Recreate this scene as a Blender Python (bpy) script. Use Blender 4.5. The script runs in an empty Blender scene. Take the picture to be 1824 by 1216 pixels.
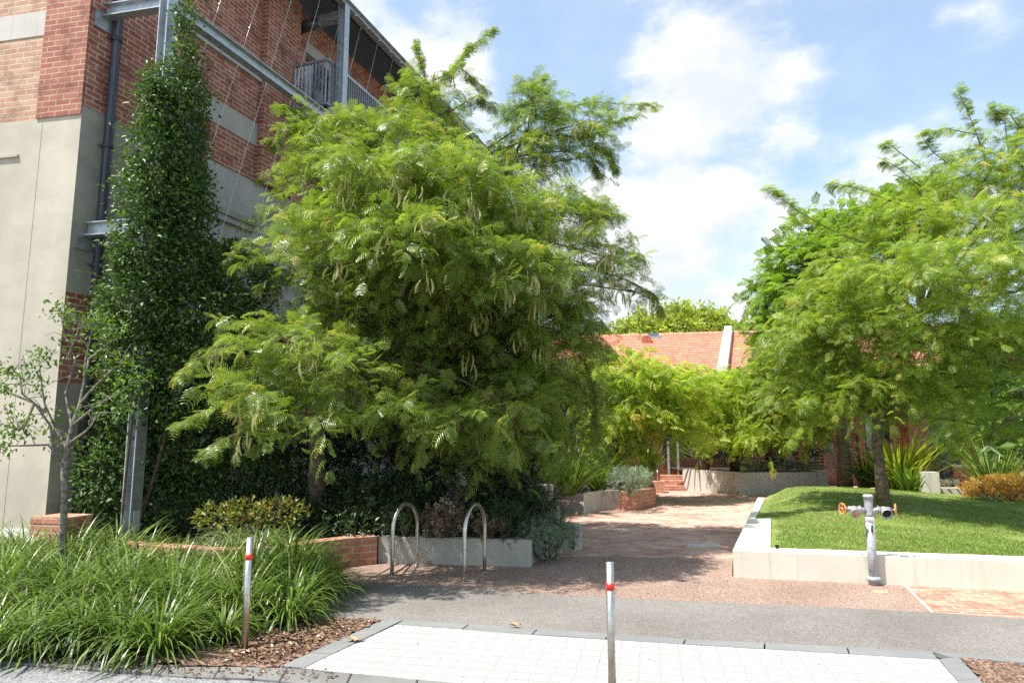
import bpy, math, random
import numpy as np
from math import sin, cos, pi, radians
random.seed(7); rng = np.random.default_rng(7)
col = bpy.context.scene.collection
scene = bpy.context.scene

# ------------------------------------------------------------ survey of the site (camera height 1.7 m, metres)
H = 1.7; F = 1216.; TH = math.atan(167/1216.); CT, ST = cos(TH), sin(TH)
def ray(px, py):
    a = (px-912)/F; b = (608-py)/F
    return (a, CT-ST*b, ST+CT*b)
def G(px, py, z=0.):                      # point of the plane z
    r = ray(px, py); t = (z-H)/r[2]
    return (r[0]*t, r[1]*t, z)
def D(px, py, d):                         # point at distance d in front
    r = ray(px, py); t = d/r[1]
    return (r[0]*t, d, H+r[2]*t)
A = radians(11.7)
U = (cos(A), -sin(A)); N = (-sin(A), -cos(A))   # facade direction, its outward normal
V = (.3360, .9419); W = (.9419, -.3360)         # side wall direction, its outward normal
C0 = (-6.203, 9.302)
def B(s, o, z): return (C0[0]+V[0]*s+W[0]*o, C0[1]+V[1]*s+W[1]*o, z)
def Fr(u, o, z): return (C0[0]-U[0]*u+N[0]*o, C0[1]-U[1]*u+N[1]*o, z)   # u to the left along the front wall

# ------------------------------------------------------------ materials
def nt(name):
    m = bpy.data.materials.new(name); m.use_nodes = True
    t = m.node_tree; b = t.nodes['Principled BSDF']
    return m, t, b
def L(t, a, b): t.links.new(a, b)
def node(t, ty, **k):
    n = t.nodes.new(ty)
    for a, v in k.items():
        if a in n.inputs: n.inputs[a].default_value = v
        else: setattr(n, a, v)
    return n
def noise(t, scale, detail=6, vec=None, rough=.6):
    n = node(t, 'ShaderNodeTexNoise', Scale=scale, Detail=detail, Roughness=rough)
    if vec: L(t, vec, n.inputs['Vector'])
    return n
def mixc(t, fac, a, b, blend='MIX'):
    n = t.nodes.new('ShaderNodeMix'); n.data_type = 'RGBA'; n.blend_type = blend
    for i, v in ((0, fac), (6, a), (7, b)):
        if hasattr(v, 'links') or hasattr(v, 'is_linked'): L(t, v, n.inputs[i])
        elif i == 0: n.inputs[0].default_value = v
        else: n.inputs[i].default_value = (*v, 1)
    return n.outputs[2]
def ramp(t, fac, a, b):
    n = t.nodes.new('ShaderNodeMapRange'); n.interpolation_type = 'SMOOTHSTEP'
    L(t, fac, n.inputs[0]); n.inputs[1].default_value = a; n.inputs[2].default_value = b
    return n.outputs[0]
def bump(t, b, h, strength, dist=.01):
    n = node(t, 'ShaderNodeBump', Strength=strength, Distance=dist)
    L(t, h, n.inputs['Height']); L(t, n.outputs[0], b.inputs['Normal']); return n
def objc(t): return t.nodes.new('ShaderNodeTexCoord').outputs['Object']
def uvc(t): return t.nodes.new('ShaderNodeTexCoord').outputs['UV']

def plain(name, c, rough=.6, metal=0., var=.12, scale=6., bs=.0):
    m, t, b = nt(name)
    n = noise(t, scale, 8, objc(t))
    d = tuple(x*(1-var*2) for x in c); e = tuple(min(1, x*(1+var)) for x in c)
    L(t, mixc(t, ramp(t, n.outputs[0], .3, .7), d, e), b.inputs['Base Color'])
    b.inputs['Roughness'].default_value = rough; b.inputs['Metallic'].default_value = metal
    if bs: bump(t, b, noise(t, scale*12, 4, objc(t)).outputs[0], bs)
    return m
def brick(name, c1, c2, mort, bw=.24, rh=.086, ms=.011, dirt=.35, rough=.85, off=.5, patch=None, wob_=.006, squash=1):
    m, t, b = nt(name); uv = uvc(t)
    if squash != 1:
        mq = node(t, 'ShaderNodeMapping'); L(t, uv, mq.inputs[0]); mq.inputs['Scale'].default_value = (1, squash, 1); uv = mq.outputs[0]
    wob = noise(t, 14, 3, uv)
    wv = node(t, 'ShaderNodeVectorMath', operation='SCALE'); L(t, wob.outputs['Color'], wv.inputs[0]); wv.inputs['Scale'].default_value = wob_
    av = node(t, 'ShaderNodeVectorMath', operation='ADD'); L(t, uv, av.inputs[0]); L(t, wv.outputs[0], av.inputs[1])
    k = t.nodes.new('ShaderNodeTexBrick'); L(t, av.outputs[0], k.inputs['Vector'])
    k.offset = off
    k.inputs['Scale'].default_value = 1; k.inputs['Mortar Size'].default_value = ms
    k.inputs['Mortar Smooth'].default_value = .25
    k.inputs['Brick Width'].default_value = bw; k.inputs['Row Height'].default_value = rh
    k.inputs['Color1'].default_value = (*c1, 1); k.inputs['Color2'].default_value = (*c2, 1); k.inputs['Mortar'].default_value = (*mort, 1)
    k.inputs['Bias'].default_value = -.15
    n = noise(t, 3.2, 8, uv); n2 = noise(t, 26, 5, uv)
    c = mixc(t, ramp(t, n.outputs[0], .42, .75), k.outputs[0], tuple(x*.55 for x in c1))
    nn = node(t, 'ShaderNodeMath', operation='MULTIPLY'); L(t, ramp(t, n2.outputs[0], .45, .8), nn.inputs[0]); nn.inputs[1].default_value = dirt
    c = mixc(t, nn.outputs[0], c, mort)
    if patch:
        pn = noise(t, .9, 4, uv); c = mixc(t, ramp(t, pn.outputs[0], .5, .62), c, patch, 'MULTIPLY')
    L(t, c, b.inputs['Base Color']); b.inputs['Roughness'].default_value = rough
    inv = node(t, 'ShaderNodeMath', operation='SUBTRACT'); inv.inputs[0].default_value = 1; L(t, k.outputs['Fac'], inv.inputs[1])
    ad = node(t, 'ShaderNodeMath', operation='ADD'); L(t, inv.outputs[0], ad.inputs[0])
    ml = node(t, 'ShaderNodeMath', operation='MULTIPLY'); L(t, n2.outputs[0], ml.inputs[0]); ml.inputs[1].default_value = .6
    L(t, ml.outputs[0], ad.inputs[1]); bump(t, b, ad.outputs[0], .55, .008)
    return m
def concrete(name, c, stain=.25, streak=True, rough=.85, blot=1.4):
    m, t, b = nt(name); oc = uvc(t)
    n = noise(t, blot, 9, oc, .65)
    mp = node(t, 'ShaderNodeMapping'); L(t, oc, mp.inputs[0]); mp.inputs['Scale'].default_value = (9, .5, 1)
    s = noise(t, 1., 6, mp.outputs[0])
    f = noise(t, 45, 5, oc)
    cc = mixc(t, ramp(t, n.outputs[0], .35, .7), tuple(x*(1-stain) for x in c), c)
    if streak:
        sm = node(t, 'ShaderNodeMath', operation='MULTIPLY'); L(t, ramp(t, s.outputs[0], .52, .78), sm.inputs[0]); sm.inputs[1].default_value = .7
        cc = mixc(t, sm.outputs[0], cc, (c[0]*.55, c[1]*.5, c[2]*.42))
    fm = node(t, 'ShaderNodeMath', operation='MULTIPLY'); L(t, ramp(t, f.outputs[0], .55, .8), fm.inputs[0]); fm.inputs[1].default_value = .3
    cc = mixc(t, fm.outputs[0], cc, tuple(x*.6 for x in c))
    L(t, cc, b.inputs['Base Color']); b.inputs['Roughness'].default_value = rough
    bump(t, b, f.outputs[0], .25, .006)
    return m
def speckle(name, cols, scale=140., rough=.9, big=.6, bs=.4):
    m, t, b = nt(name); oc = objc(t)
    v = node(t, 'ShaderNodeTexVoronoi', Scale=scale); L(t, oc, v.inputs['Vector'])
    r = t.nodes.new('ShaderNodeValToRGB'); L(t, v.outputs['Color'], r.inputs[0])
    r.color_ramp.interpolation = 'LINEAR'
    for i, c in enumerate(cols):
        e = r.color_ramp.elements[i] if i < 2 else r.color_ramp.elements.new(.5)
        e.position = .15+.7*i/(len(cols)-1); e.color = (*c, 1)
    n = noise(t, big, 8, oc, .6)
    c = mixc(t, ramp(t, n.outputs[0], .3, .75), r.outputs[0], (.72, .70, .68), 'MULTIPLY')
    n3 = noise(t, 9, 5, oc, .6)
    c = mixc(t, ramp(t, n3.outputs[0], .55, .8), c, (.8, .79, .78), 'MULTIPLY')
    L(t, c, b.inputs['Base Color']); b.inputs['Roughness'].default_value = rough
    bump(t, b, v.outputs['Distance'], bs, .006)
    return m
def leaf(name, c1, c2, c3=None, transl=.35, rough=.4, spec=.5, tcol=None):
    m, t, b = nt(name)
    at = node(t, 'ShaderNodeAttribute', attribute_name='tint')
    c = mixc(t, at.outputs['Fac'], c1, c2)
    if c3: c = mixc(t, ramp(t, at.outputs['Fac'], .93, .97), c, c3)
    L(t, c, b.inputs['Base Color']); b.inputs['Roughness'].default_value = rough
    b.inputs['Specular IOR Level'].default_value = spec
    tr = t.nodes.new('ShaderNodeBsdfTranslucent')
    L(t, mixc(t, 1., c, tcol or (1.65, 1.75, .8), 'MULTIPLY'), tr.inputs[0])
    mx = t.nodes.new('ShaderNodeMixShader'); mx.inputs[0].default_value = transl
    L(t, b.outputs[0], mx.inputs[1]); L(t, tr.outputs[0], mx.inputs[2])
    L(t, mx.outputs[0], t.nodes['Material Output'].inputs[0])
    return m

M = {}
M['brick_front'] = brick('front_brick', (.30, .085, .058), (.40, .15, .10), (.42, .30, .20), dirt=.25)
M['brick_pale'] = brick('pale_brick', (.44, .22, .14), (.52, .34, .22), (.5, .42, .32), dirt=.4)
M['brick_side'] = brick('side_brick', (.28, .07, .05), (.38, .15, .11), (.50, .38, .28), dirt=.3)
M['brick_far'] = brick('courtyard_brick', (.38, .10, .06), (.45, .15, .08), (.42, .30, .22))
M['brick_planter'] = brick('planter_brick', (.42, .14, .08), (.50, .22, .13), (.45, .36, .28))
M['paving'] = brick('brick_paving', (.50, .26, .195), (.63, .44, .35), (.47, .39, .33), bw=.23, rh=.115, ms=.009, dirt=.45, patch=(.78, .74, .72))
M['paving_red'] = brick('red_brick_paving', (.42, .13, .075), (.54, .27, .17), (.50, .42, .34), bw=.23, rh=.10, ms=.009, dirt=.5)
M['setts'] = brick('white_sett', (.50, .49, .46), (.42, .42, .39), (.26, .255, .24), bw=.15, rh=.065, ms=.0085, dirt=.3, rough=.8, off=.06, wob_=.003, squash=.42)
M['concrete_warm'] = concrete('warm_render', (.53, .48, .385), .26, False, blot=.8)
M['concrete_side'] = concrete('side_render', (.36, .35, .29), .3, True)
M['concrete_grey'] = concrete('grey_render', (.42, .41, .38), .2, True)
M['concrete_wall'] = concrete('pale_concrete', (.62, .58, .48), .13, True)
M['concrete_top'] = concrete('concrete_capping', (.74, .70, .60), .08, False)
M['concrete_far'] = concrete('courtyard_concrete', (.54, .51, .46), .15, True)
M['concrete_planter'] = concrete('grey_planter_concrete', (.43, .41, .35), .25, True)
M['asphalt'] = speckle('asphalt', [(.135, .125, .115), (.19, .175, .16), (.27, .25, .23)], 110)
M['road'] = speckle('road_asphalt', [(.11, .115, .12), (.19, .195, .20), (.33, .33, .33)], 95)
M['aggregate'] = speckle('exposed_aggregate', [(.15, .085, .065), (.29, .19, .15), (.46, .35, .28)], 115)
M['bluestone'] = concrete('bluestone', (.20, .205, .20), .2, False)
M['cobble'] = concrete('worn_bluestone', (.19, .185, .175), .35, False)
M['mulch'] = speckle('mulch', [(.05, .028, .018), (.16, .09, .06), (.34, .22, .15)], 60, bs=1.)
M['soil'] = speckle('soil', [(.02, .014, .01), (.05, .035, .025), (.09, .06, .04)], 50, bs=1.)
M['steel'] = plain('galvanised_steel', (.42, .45, .47), .45, .7, .1, 9)
M['dark_metal'] = plain('dark_metal', (.06, .065, .075), .4, .3)
M['pipe'] = plain('downpipe_paint', (.045, .05, .065), .45, .1)
M['stainless'] = plain('stainless_steel', (.56, .53, .48), .38, 1., .08, 30)
M['galv_pipe'] = plain('galvanised_pipe', (.36, .38, .40), .55, .15, .14, 30)
M['cast'] = plain('cast_metal', (.40, .40, .40), .45, .6, .2, 40)
M['orange'] = plain('orange_handwheel', (.60, .24, .07), .5, 0, .15, 40)
M['red_band'] = plain('red_reflector', (.85, .025, .015), .35, 0, .05)
M['silver_band'] = plain('silver_reflector', (.8, .8, .82), .2, .5, .05)
M['black'] = plain('black_hollow', (.01, .01, .01), .8)
M['brass'] = plain('outlet_cap', (.42, .28, .2), .45, .4, .2, 30)
M['bark'] = plain('tree_bark', (.12, .085, .06), .9, 0, .3, 18, .6)
M['bark_grey'] = plain('grey_bark', (.23, .20, .165), .85, 0, .3, 25, .5)
M['timber'] = plain('bench_timber', (.42, .25, .15), .6, 0, .2, 14)
M['shaded_timber'] = plain('shaded_timber', (.13, .06, .04), .6, 0, .2, 14)  # screen slats: shade put into the colour, a darkened timber brown
M['black_roof'] = plain('roof_sheeting', (.025, .027, .03), .8, 0, .15)
M['white_paint'] = plain('white_parapet', (.78, .77, .74), .7, 0, .05)
M['glass'] = plain('window_glass', (.05, .06, .07), .06, 0, .1); 
M['curtain'] = plain('pale_blind', (.42, .47, .52), .7, 0, .1)
M['cream_leaf'] = leaf('cream_grass', (.30, .33, .17), (.42, .44, .28), transl=.3)
M['loc'] = leaf('locust_leaf', (.105, .165, .025), (.235, .305, .055), (.34, .32, .08), .40, .38, .6)
M['loc2'] = leaf('bright_locust_leaf', (.145, .218, .028), (.28, .36, .06), (.43, .38, .07), .43, .40)
M['loc3'] = leaf('courtyard_locust_leaf', (.235, .33, .03), (.38, .455, .06), (.50, .42, .06), .48)
M['feather'] = leaf('jacaranda_leaf', (.11, .19, .025), (.22, .32, .045), None, .42)
M['plane'] = leaf('plane_tree_leaf', (.22, .28, .04), (.38, .42, .09), None, .4, .6)
M['vine'] = leaf('vine_leaf', (.03, .07, .016), (.11, .18, .035), None, .26, .46, .4)
M['smalltree'] = leaf('small_tree_leaf', (.06, .12, .02), (.15, .24, .04), None, .3, .3)
M['magnolia'] = leaf('broad_leaf', (.07, .13, .03), (.16, .23, .06), None, .28, .3)
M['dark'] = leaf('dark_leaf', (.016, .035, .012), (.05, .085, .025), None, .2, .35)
M['gold'] = leaf('golden_shrub_leaf', (.06, .10, .018), (.22, .21, .035), (.50, .24, .05), .3)
M['orange_leaf'] = leaf('orange_shrub_leaf', (.48, .15, .035), (.32, .33, .06), (.55, .30, .08), .3)
M['grey_leaf'] = leaf('silver_shrub_leaf', (.12, .17, .11), (.26, .32, .22), None, .2)
M['brown_leaf'] = leaf('bronze_leaf', (.09, .065, .04), (.24, .16, .10), (.40, .38, .30), .2)
M['strap'] = leaf('strappy_leaf', (.03, .07, .012), (.19, .27, .05), (.46, .40, .2), .24, .38, .55)
M['strap_pale'] = leaf('pale_strappy_leaf', (.16, .22, .10), (.34, .38, .22), None, .2, .4)
M['flax'] = leaf('flax_leaf', (.06, .12, .015), (.18, .26, .04), (.30, .26, .1), .22, .3)
M['flax_gold'] = leaf('golden_flax_leaf', (.16, .22, .02), (.42, .44, .06), None, .3, .35)
M['cycad'] = leaf('cycad_leaf', (.06, .12, .02), (.19, .27, .05), None, .15, .3)
M['pod'] = leaf('seed_pod', (.27, .29, .09), (.46, .42, .17), None, .2, .5, .4, (1.1, 1, .6))
M['lawn_blade'] = leaf('lawn_blade', (.11, .18, .028), (.21, .28, .055), (.40, .35, .16), .3, .5, .3)
M['dead'] = plain('dry_leaf', (.42, .24, .11), .7, 0, .3, 60)

def lawn_mat():
    m, t, b = nt('lawn'); oc = objc(t)
    n = noise(t, 60, 6, oc); n2 = noise(t, 1.1, 6, oc, .65)
    c = mixc(t, ramp(t, n.outputs[0], .3, .7), (.10, .15, .022), (.20, .27, .05))
    c = mixc(t, ramp(t, n2.outputs[0], .52, .74), c, (.30, .25, .12))
    L(t, c, b.inputs['Base Color']); b.inputs['Roughness'].default_value = .9
    bump(t, b, n.outputs[0], .8, .02); return m
M['lawn'] = lawn_mat()
def tile_mat():
    m, t, b = nt('terracotta_roof_tile'); uv = uvc(t)
    k = t.nodes.new('ShaderNodeTexBrick'); L(t, uv, k.inputs['Vector']); k.offset = .5
    for a, v in (('Scale', 1), ('Mortar Size', .010), ('Brick Width', .22), ('Row Height', .34), ('Mortar Smooth', .3)): k.inputs[a].default_value = v
    k.inputs['Color1'].default_value = (.47, .16, .095, 1); k.inputs['Color2'].default_value = (.56, .26, .17, 1); k.inputs['Mortar'].default_value = (.14, .035, .02, 1)
    n = noise(t, 1.3, 7, uv)
    L(t, mixc(t, ramp(t, n.outputs[0], .5, .75), k.outputs[0], (.48, .24, .16)), b.inputs['Base Color'])
    b.inputs['Roughness'].default_value = .8; return m
M['tile'] = tile_mat()

# ------------------------------------------------------------ mesh helpers
class MB:
    def __init__(s): s.v = []; s.f = []; s.sm = []
    def add(s, vs, fs, smooth=False):
        o = len(s.v); s.v += [tuple(v) for v in vs]
        for f in fs: s.f.append([i+o for i in f]); s.sm.append(smooth)
        return s
    def prism(s, poly, z0, z1, bevel=0.):
        n = len(poly); z1s = z1 if hasattr(z1, '__len__') else [z1]*n; z0s = z0 if hasattr(z0, '__len__') else [z0]*n
        ar = sum(poly[i][0]*poly[(i+1) % n][1]-poly[(i+1) % n][0]*poly[i][1] for i in range(n))
        if ar < 0: poly = poly[::-1]; z1s = z1s[::-1]; z0s = z0s[::-1]
        vs = [(p[0], p[1], z0s[i]) for i, p in enumerate(poly)]
        if bevel:
            cx = sum(p[0] for p in poly)/n; cy = sum(p[1] for p in poly)/n
            def ins(p, k):
                dx, dy = cx-p[0], cy-p[1]; l = math.hypot(dx, dy) or 1
                return (p[0]+dx/l*k, p[1]+dy/l*k)
            vs += [(p[0], p[1], z1s[i]-bevel) for i, p in enumerate(poly)]
            vs += [(*ins(p, bevel*1.3), z1s[i]) for i, p in enumerate(poly)]
            fs = [list(range(n))[::-1], list(range(2*n, 3*n))]
            for k in (0, n): fs += [[k+i, k+(i+1) % n, k+n+(i+1) % n, k+n+i] for i in range(n)]
        else:
            vs += [(p[0], p[1], z1s[i]) for i, p in enumerate(poly)]
            fs = [list(range(n))[::-1], list(range(n, 2*n))]+[[i, (i+1) % n, n+(i+1) % n, n+i] for i in range(n)]
        return s.add(vs, fs)
    def box(s, c, sx, sy, sz, d=(1, 0)):           # base centre c, sx along d
        e = (-d[1], d[0]); P = []
        for a, b in ((-1, -1), (1, -1), (1, 1), (-1, 1)):
            P.append((c[0]+d[0]*a*sx/2+e[0]*b*sy/2, c[1]+d[1]*a*sx/2+e[1]*b*sy/2))
        return s.prism(P, c[2], c[2]+sz)
    def bar(s, a, b, w, h):                        # rectangular bar from a to b
        a = np.array(a, float); b = np.array(b, float); t = b-a; t /= np.linalg.norm(t)
        up = np.array((0, 0, 1.)) if abs(t[2]) < .95 else np.array((W[0], W[1], 0))
        x = np.cross(t, up); x /= np.linalg.norm(x); y = np.cross(x, t)
        vs = [p+x*i*w/2+y*j*h/2 for p in (a, b) for i, j in ((-1, -1), (1, -1), (1, 1), (-1, 1))]
        return s.add(vs, [[0, 1, 2, 3], [7, 6, 5, 4], [0, 4, 5, 1], [1, 5, 6, 2], [2, 6, 7, 3], [3, 7, 4, 0]])
    def tube(s, pts, rad, n=8, caps=True, smooth=True):
        pts = [np.array(p, float) for p in pts]
        if not hasattr(rad, '__len__'): rad = [rad]*len(pts)
        o = len(s.v); prev = None; vs = []; fs = []
        for i, p in enumerate(pts):
            t = pts[min(i+1, len(pts)-1)]-pts[max(i-1, 0)]; t = t/(np.linalg.norm(t)+1e-9)
            if prev is None:
                h = np.array((0, 0, 1.)) if abs(t[2]) < .9 else np.array((1., 0, 0))
                x = np.cross(t, h)
            else: x = prev-t*np.dot(prev, t)
            x /= np.linalg.norm(x)+1e-9; prev = x; y = np.cross(t, x)
            for k in range(n): vs.append(p+(x*cos(2*pi*k/n)+y*sin(2*pi*k/n))*rad[i])
        for i in range(len(pts)-1):
            for k in range(n): fs.append([i*n+k, i*n+(k+1) % n, (i+1)*n+(k+1) % n, (i+1)*n+k])
        s.add(vs, fs, smooth)
        if caps:
            s.f.append([o+k for k in range(n)][::-1]); s.sm.append(False)
            s.f.append([o+(len(pts)-1)*n+k for k in range(n)]); s.sm.append(False)
        return s
    def sheet(s, poly):
        n = len(poly); ar = sum(poly[i][0]*poly[(i+1) % n][1]-poly[(i+1) % n][0]*poly[i][1] for i in range(n))
        if ar < 0: poly = poly[::-1]
        return s.add(poly, [list(range(n))])
    def build(s, name, mat, parent=None, **k):
        if parent is None:
            a = np.array(s.v); base = (float(a[:, 0].mean()), float(a[:, 1].mean()), float(a[:, 2].min()))
            if k.get('base') is not None: base = k['base']
        else: base = wloc(parent)
        me = bpy.data.meshes.new(name)
        me.from_pydata([(x-base[0], y-base[1], z-base[2]) for x, y, z in s.v], [], s.f)
        me.polygons.foreach_set('use_smooth', s.sm)
        uv = me.uv_layers.new(name='UVMap')
        for p in me.polygons:
            nn = p.normal
            if abs(nn.z) > .8:
                for li in p.loop_indices:
                    x, y, z = s.v[me.loops[li].vertex_index]
                    uv.data[li].uv = (x*U[0]+y*U[1], -x*N[0]-y*N[1])
            else:
                l = math.hypot(nn.x, nn.y); tx, ty = -nn.y/l, nn.x/l; sl = math.sqrt(max(1e-4, 1-nn.z**2))
                for li in p.loop_indices:
                    x, y, z = s.v[me.loops[li].vertex_index]
                    uv.data[li].uv = (x*tx+y*ty, z/sl)
        me.materials.append(M[mat])
        o = bpy.data.objects.new(name, me); col.objects.link(o)
        if parent is None: o.location = base
        else: o.parent = parent
        tag(o, k.get('label'), k.get('cat'), k.get('group'), k.get('kind')); return o
def wloc(o):
    x = np.array(o.location); 
    while o.parent: o = o.parent; x = x+np.array(o.location)
    return tuple(float(a) for a in x)
def tag(o, label=None, cat=None, group=None, kind=None):
    for a, v in (('label', label), ('category', cat), ('group', group), ('kind', kind)):
        if v: o[a] = v
def thing(name, loc, label, cat, group=None):
    o = bpy.data.objects.new(name, None); col.objects.link(o); o.location = loc
    tag(o, label, cat, group); return o
def clone(root, loc, label):
    def cp(o, par):
        c = o.copy(); col.objects.link(c); c.parent = par
        for ch in o.children: cp(ch, c)
        return c
    c = cp(root, None); c.location = loc; c['label'] = label; return c

def npmesh(name, mat, V3, F4, tint, parent=None, smooth=False, **k):
    """one mesh from numpy arrays of vertices and quads"""
    base = np.array(wloc(parent)) if parent else np.array(k.get('base') or (float(V3[:, 0].mean()), float(V3[:, 1].mean()), float(V3[:, 2].min())))
    me = bpy.data.meshes.new(name)
    me.vertices.add(len(V3)); me.vertices.foreach_set('co', (V3-base).astype(np.float32).ravel())
    nf = len(F4); w = F4.shape[1]
    me.loops.add(nf*w); me.loops.foreach_set('vertex_index', F4.astype(np.int32).ravel())
    me.polygons.add(nf); me.polygons.foreach_set('loop_start', np.arange(0, nf*w, w, dtype=np.int32))
    me.polygons.foreach_set('loop_total', np.full(nf, w, dtype=np.int32))
    if smooth: me.polygons.foreach_set('use_smooth', np.ones(nf, dtype=bool))
    me.update(calc_edges=True)
    at = me.attributes.new('tint', 'FLOAT', 'POINT'); at.data.foreach_set('value', tint.astype(np.float32))
    me.materials.append(M[mat])
    o = bpy.data.objects.new(name, me); col.objects.link(o)
    if parent: o.parent = parent
    else: o.location = tuple(base)
    tag(o, k.get('label'), k.get('cat'), k.get('group'), k.get('kind')); return o
def unit(a): return a/(np.linalg.norm(a, axis=-1, keepdims=True)+1e-9)
def scatter(templates, pos, fwd, up, scale):
    """templates: list of (verts, quads); returns arrays with every copy placed"""
    n = len(pos); f = unit(fwd); s = unit(np.cross(up, f)); u = np.cross(f, s)
    R = np.stack([f, s, u], axis=2)*np.asarray(scale).reshape(-1, 1, 1)
    ti = rng.integers(0, len(templates), n); tn = rng.random(n)
    VS, FS, TS = [], [], []; o = 0
    for i, (tv, tf) in enumerate(templates):
        m = ti == i; k = int(m.sum())
        if not k: continue
        vv = np.einsum('nij,vj->nvi', R[m], tv)+pos[m][:, None, :]
        VS.append(vv.reshape(-1, 3)); FS.append((tf[None]+(np.arange(k)*len(tv))[:, None, None]).reshape(-1, tf.shape[1])+o)
        TS.append(np.repeat(tn[m], len(tv))); o += k*len(tv)
    return np.concatenate(VS), np.concatenate(FS), np.concatenate(TS)

# leaf shapes (unit length along x, y sideways, z up)
def frond(pairs=9, pl=.42, w=.085, droop=.45, pd=.75, seed=0):
    r = np.random.default_rng(seed); v = []; f = []
    def P(t): return np.array((t*(1-.12*t), 0, .08*t-droop*t*t))
    def strip(pts, ws, axis):
        o = len(v)
        for p, ww in zip(pts, ws): v.append(p-axis*ww/2); v.append(p+axis*ww/2)
        for i in range(len(pts)-1): f.append([o+2*i, o+2*i+1, o+2*i+3, o+2*i+2])
    strip([P(0), P(.35), P(.7), P(1)], [.02, .018, .014, .01], np.array((0, 1, 0)))
    for i in range(pairs):
        t = .14+.84*i/(pairs-1); l = pl*(.55+.75*sin(pi*min(1, t*.8+.12)))*(.85+.3*r.random())
        for sd in (-1, 1):
            b = P(t); d1 = np.array((.42, sd*.88, .12)); d2 = np.array((.35, sd*.62, -pd*(.8+.5*r.random())))
            d2 /= np.linalg.norm(d2)
            p1 = b+d1*l*.5; p2 = p1+d2*l*.5
            ax = np.array((.93, -sd*.25, .1*r.standard_normal()))
            strip([b, p1, p2], [w*.5, w, w*.45], ax)
    return np.array(v), np.array(f)
FR = [frond(n_, pl_, w_, d, pd, i) for i, (d, pd, n_, pl_, w_) in enumerate(((.2, .5, 8, .42, .055), (.4, .7, 9, .38, .05), (.6, .9, 7, .45, .06), (.1, .3, 8, .34, .05), (.3, 1.1, 7, .5, .05), (.75, .5, 9, .3, .05), (.0, .2, 10, .36, .045)))]
FRL = [frond(7, .42, .075, d, pd, i) for i, (d, pd) in enumerate(((.25, .6), (.5, .9), (.7, 1.1)))]
FEA = [frond(8, .30, .09, d, .3, i) for i, d in enumerate((.15, .3, .45))]
def blade_leaf(w=.45, fold=.12, curl=.15):
    v = [(0, 0, 0), (.35, -w/2, fold), (.4, 0, 0), (.35, w/2, fold), (1, 0, -curl)]
    return np.array(v, float), np.array([[0, 1, 2, 2], [0, 2, 3, 3], [1, 4, 2, 2], [2, 4, 3, 3]])
def tri_leaf(w=.45, fold=.12, curl=.15):
    v = [(0, 0, 0), (.4, -w/2, fold), (1, 0, -curl), (.4, w/2, fold)]
    return np.array(v, float), np.array([[0, 1, 2], [0, 2, 3]])
OV = [tri_leaf(.5, .12, .1), tri_leaf(.42, .05, .3), tri_leaf(.6, .2, .0)]
def sprig(n=7, w=.28, ll=.38, seed=0, up=.5):
    r = np.random.default_rng(seed); v = []; f = []
    for i in range(n):
        t = .1+.9*i/n; a = i*2.4; b = np.array((t*.8, 0, 0))
        d = np.array((up, cos(a)*.8, sin(a)*.8)); d /= np.linalg.norm(d)
        s = np.cross(d, (.3, .5, .8)); s /= np.linalg.norm(s); l = ll*(.8+.4*r.random()); o = len(v)
        v += [b, b+d*l*.45-s*w*l/2, b+d*l, b+d*l*.45+s*w*l/2]
        f += [[o, o+1, o+2], [o, o+2, o+3]]
    return np.array(v), np.array(f)
SPR = [sprig(8, .5, .42, i) for i in range(3)]
NEEDLE = [sprig(12, .16, .4, i, .8) for i in range(3)]

def blobpoints(blobs, dens, lo=.55, under=.35, rough=.16):
    """points and outward directions in a crown made of ellipsoids (cx,cy,cz,rx,ry,rz)"""
    P, Dn, I = [], [], []
    for bi, b in enumerate(blobs):
        rx, ry, rz = b[3:6]; area = (rx*ry+ry*rz+rx*rz)*4.2/1.0
        n = max(5, int(area*dens*(b[6] if len(b) > 6 else 1)))
        d = unit(rng.standard_normal((n*2, 3))); keep = (d[:, 2] > -.25) | (rng.random(n*2) < under)
        d = d[keep][:n]
        r = lo+(1.02-lo)*rng.random(len(d))**.65+rough*rng.standard_normal(len(d))*.5
        p = np.array(b[:3])+d*np.array((rx, ry, rz))*r[:, None]
        P.append(p); Dn.append(d); I.append(np.full(len(d), bi))
    return np.concatenate(P), np.concatenate(Dn), np.concatenate(I)
def shoots(P, Dn, length=.55, k=6, droop=.5, leafscale=.3, flat=.55):
    n = len(P); Lh = length*(.7+.6*rng.random(n))[:, None]
    d = Dn*np.array((1, 1, flat))+rng.standard_normal((n, 3))*.35+np.array((0, 0, .12)); d = unit(d)
    PO, FW, UP, SC = [], [], [], []
    Z = np.array((0, 0, 1.))
    for j in range(k):
        t = (j+.3*rng.random((n, 1)))/max(1, k-1)
        p = P+d*Lh*t-Z*droop*Lh*t*t
        tg = unit(d-Z*2*droop*t); sd = unit(np.cross(tg, Z)+1e-4)
        s = 1 if j % 2 else -1
        w = .15 if j == k-1 else .85
        fw = tg*.6+sd*s*w+Z*(rng.standard_normal((n, 1))*.34-.02)+rng.standard_normal((n, 3))*.18
        PO.append(p); FW.append(unit(fw)); UP.append(np.tile(Z, (n, 1))+rng.standard_normal((n, 3))*.45)
        SC.append(leafscale*(.55+.85*rng.random(n)))
    return np.concatenate(PO), np.concatenate(FW), np.concatenate(UP), np.concatenate(SC)
def curve(a, b, sag=.0, wob=.12, n=6):
    a = np.array(a, float); b = np.array(b, float); l = np.linalg.norm(b-a); w = rng.standard_normal(3)*wob*l
    return [a+(b-a)*t+w*sin(pi*t)*.5+np.array((0, 0, 1))*sag*l*sin(pi*t) for t in np.linspace(0, 1, n)]
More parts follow.
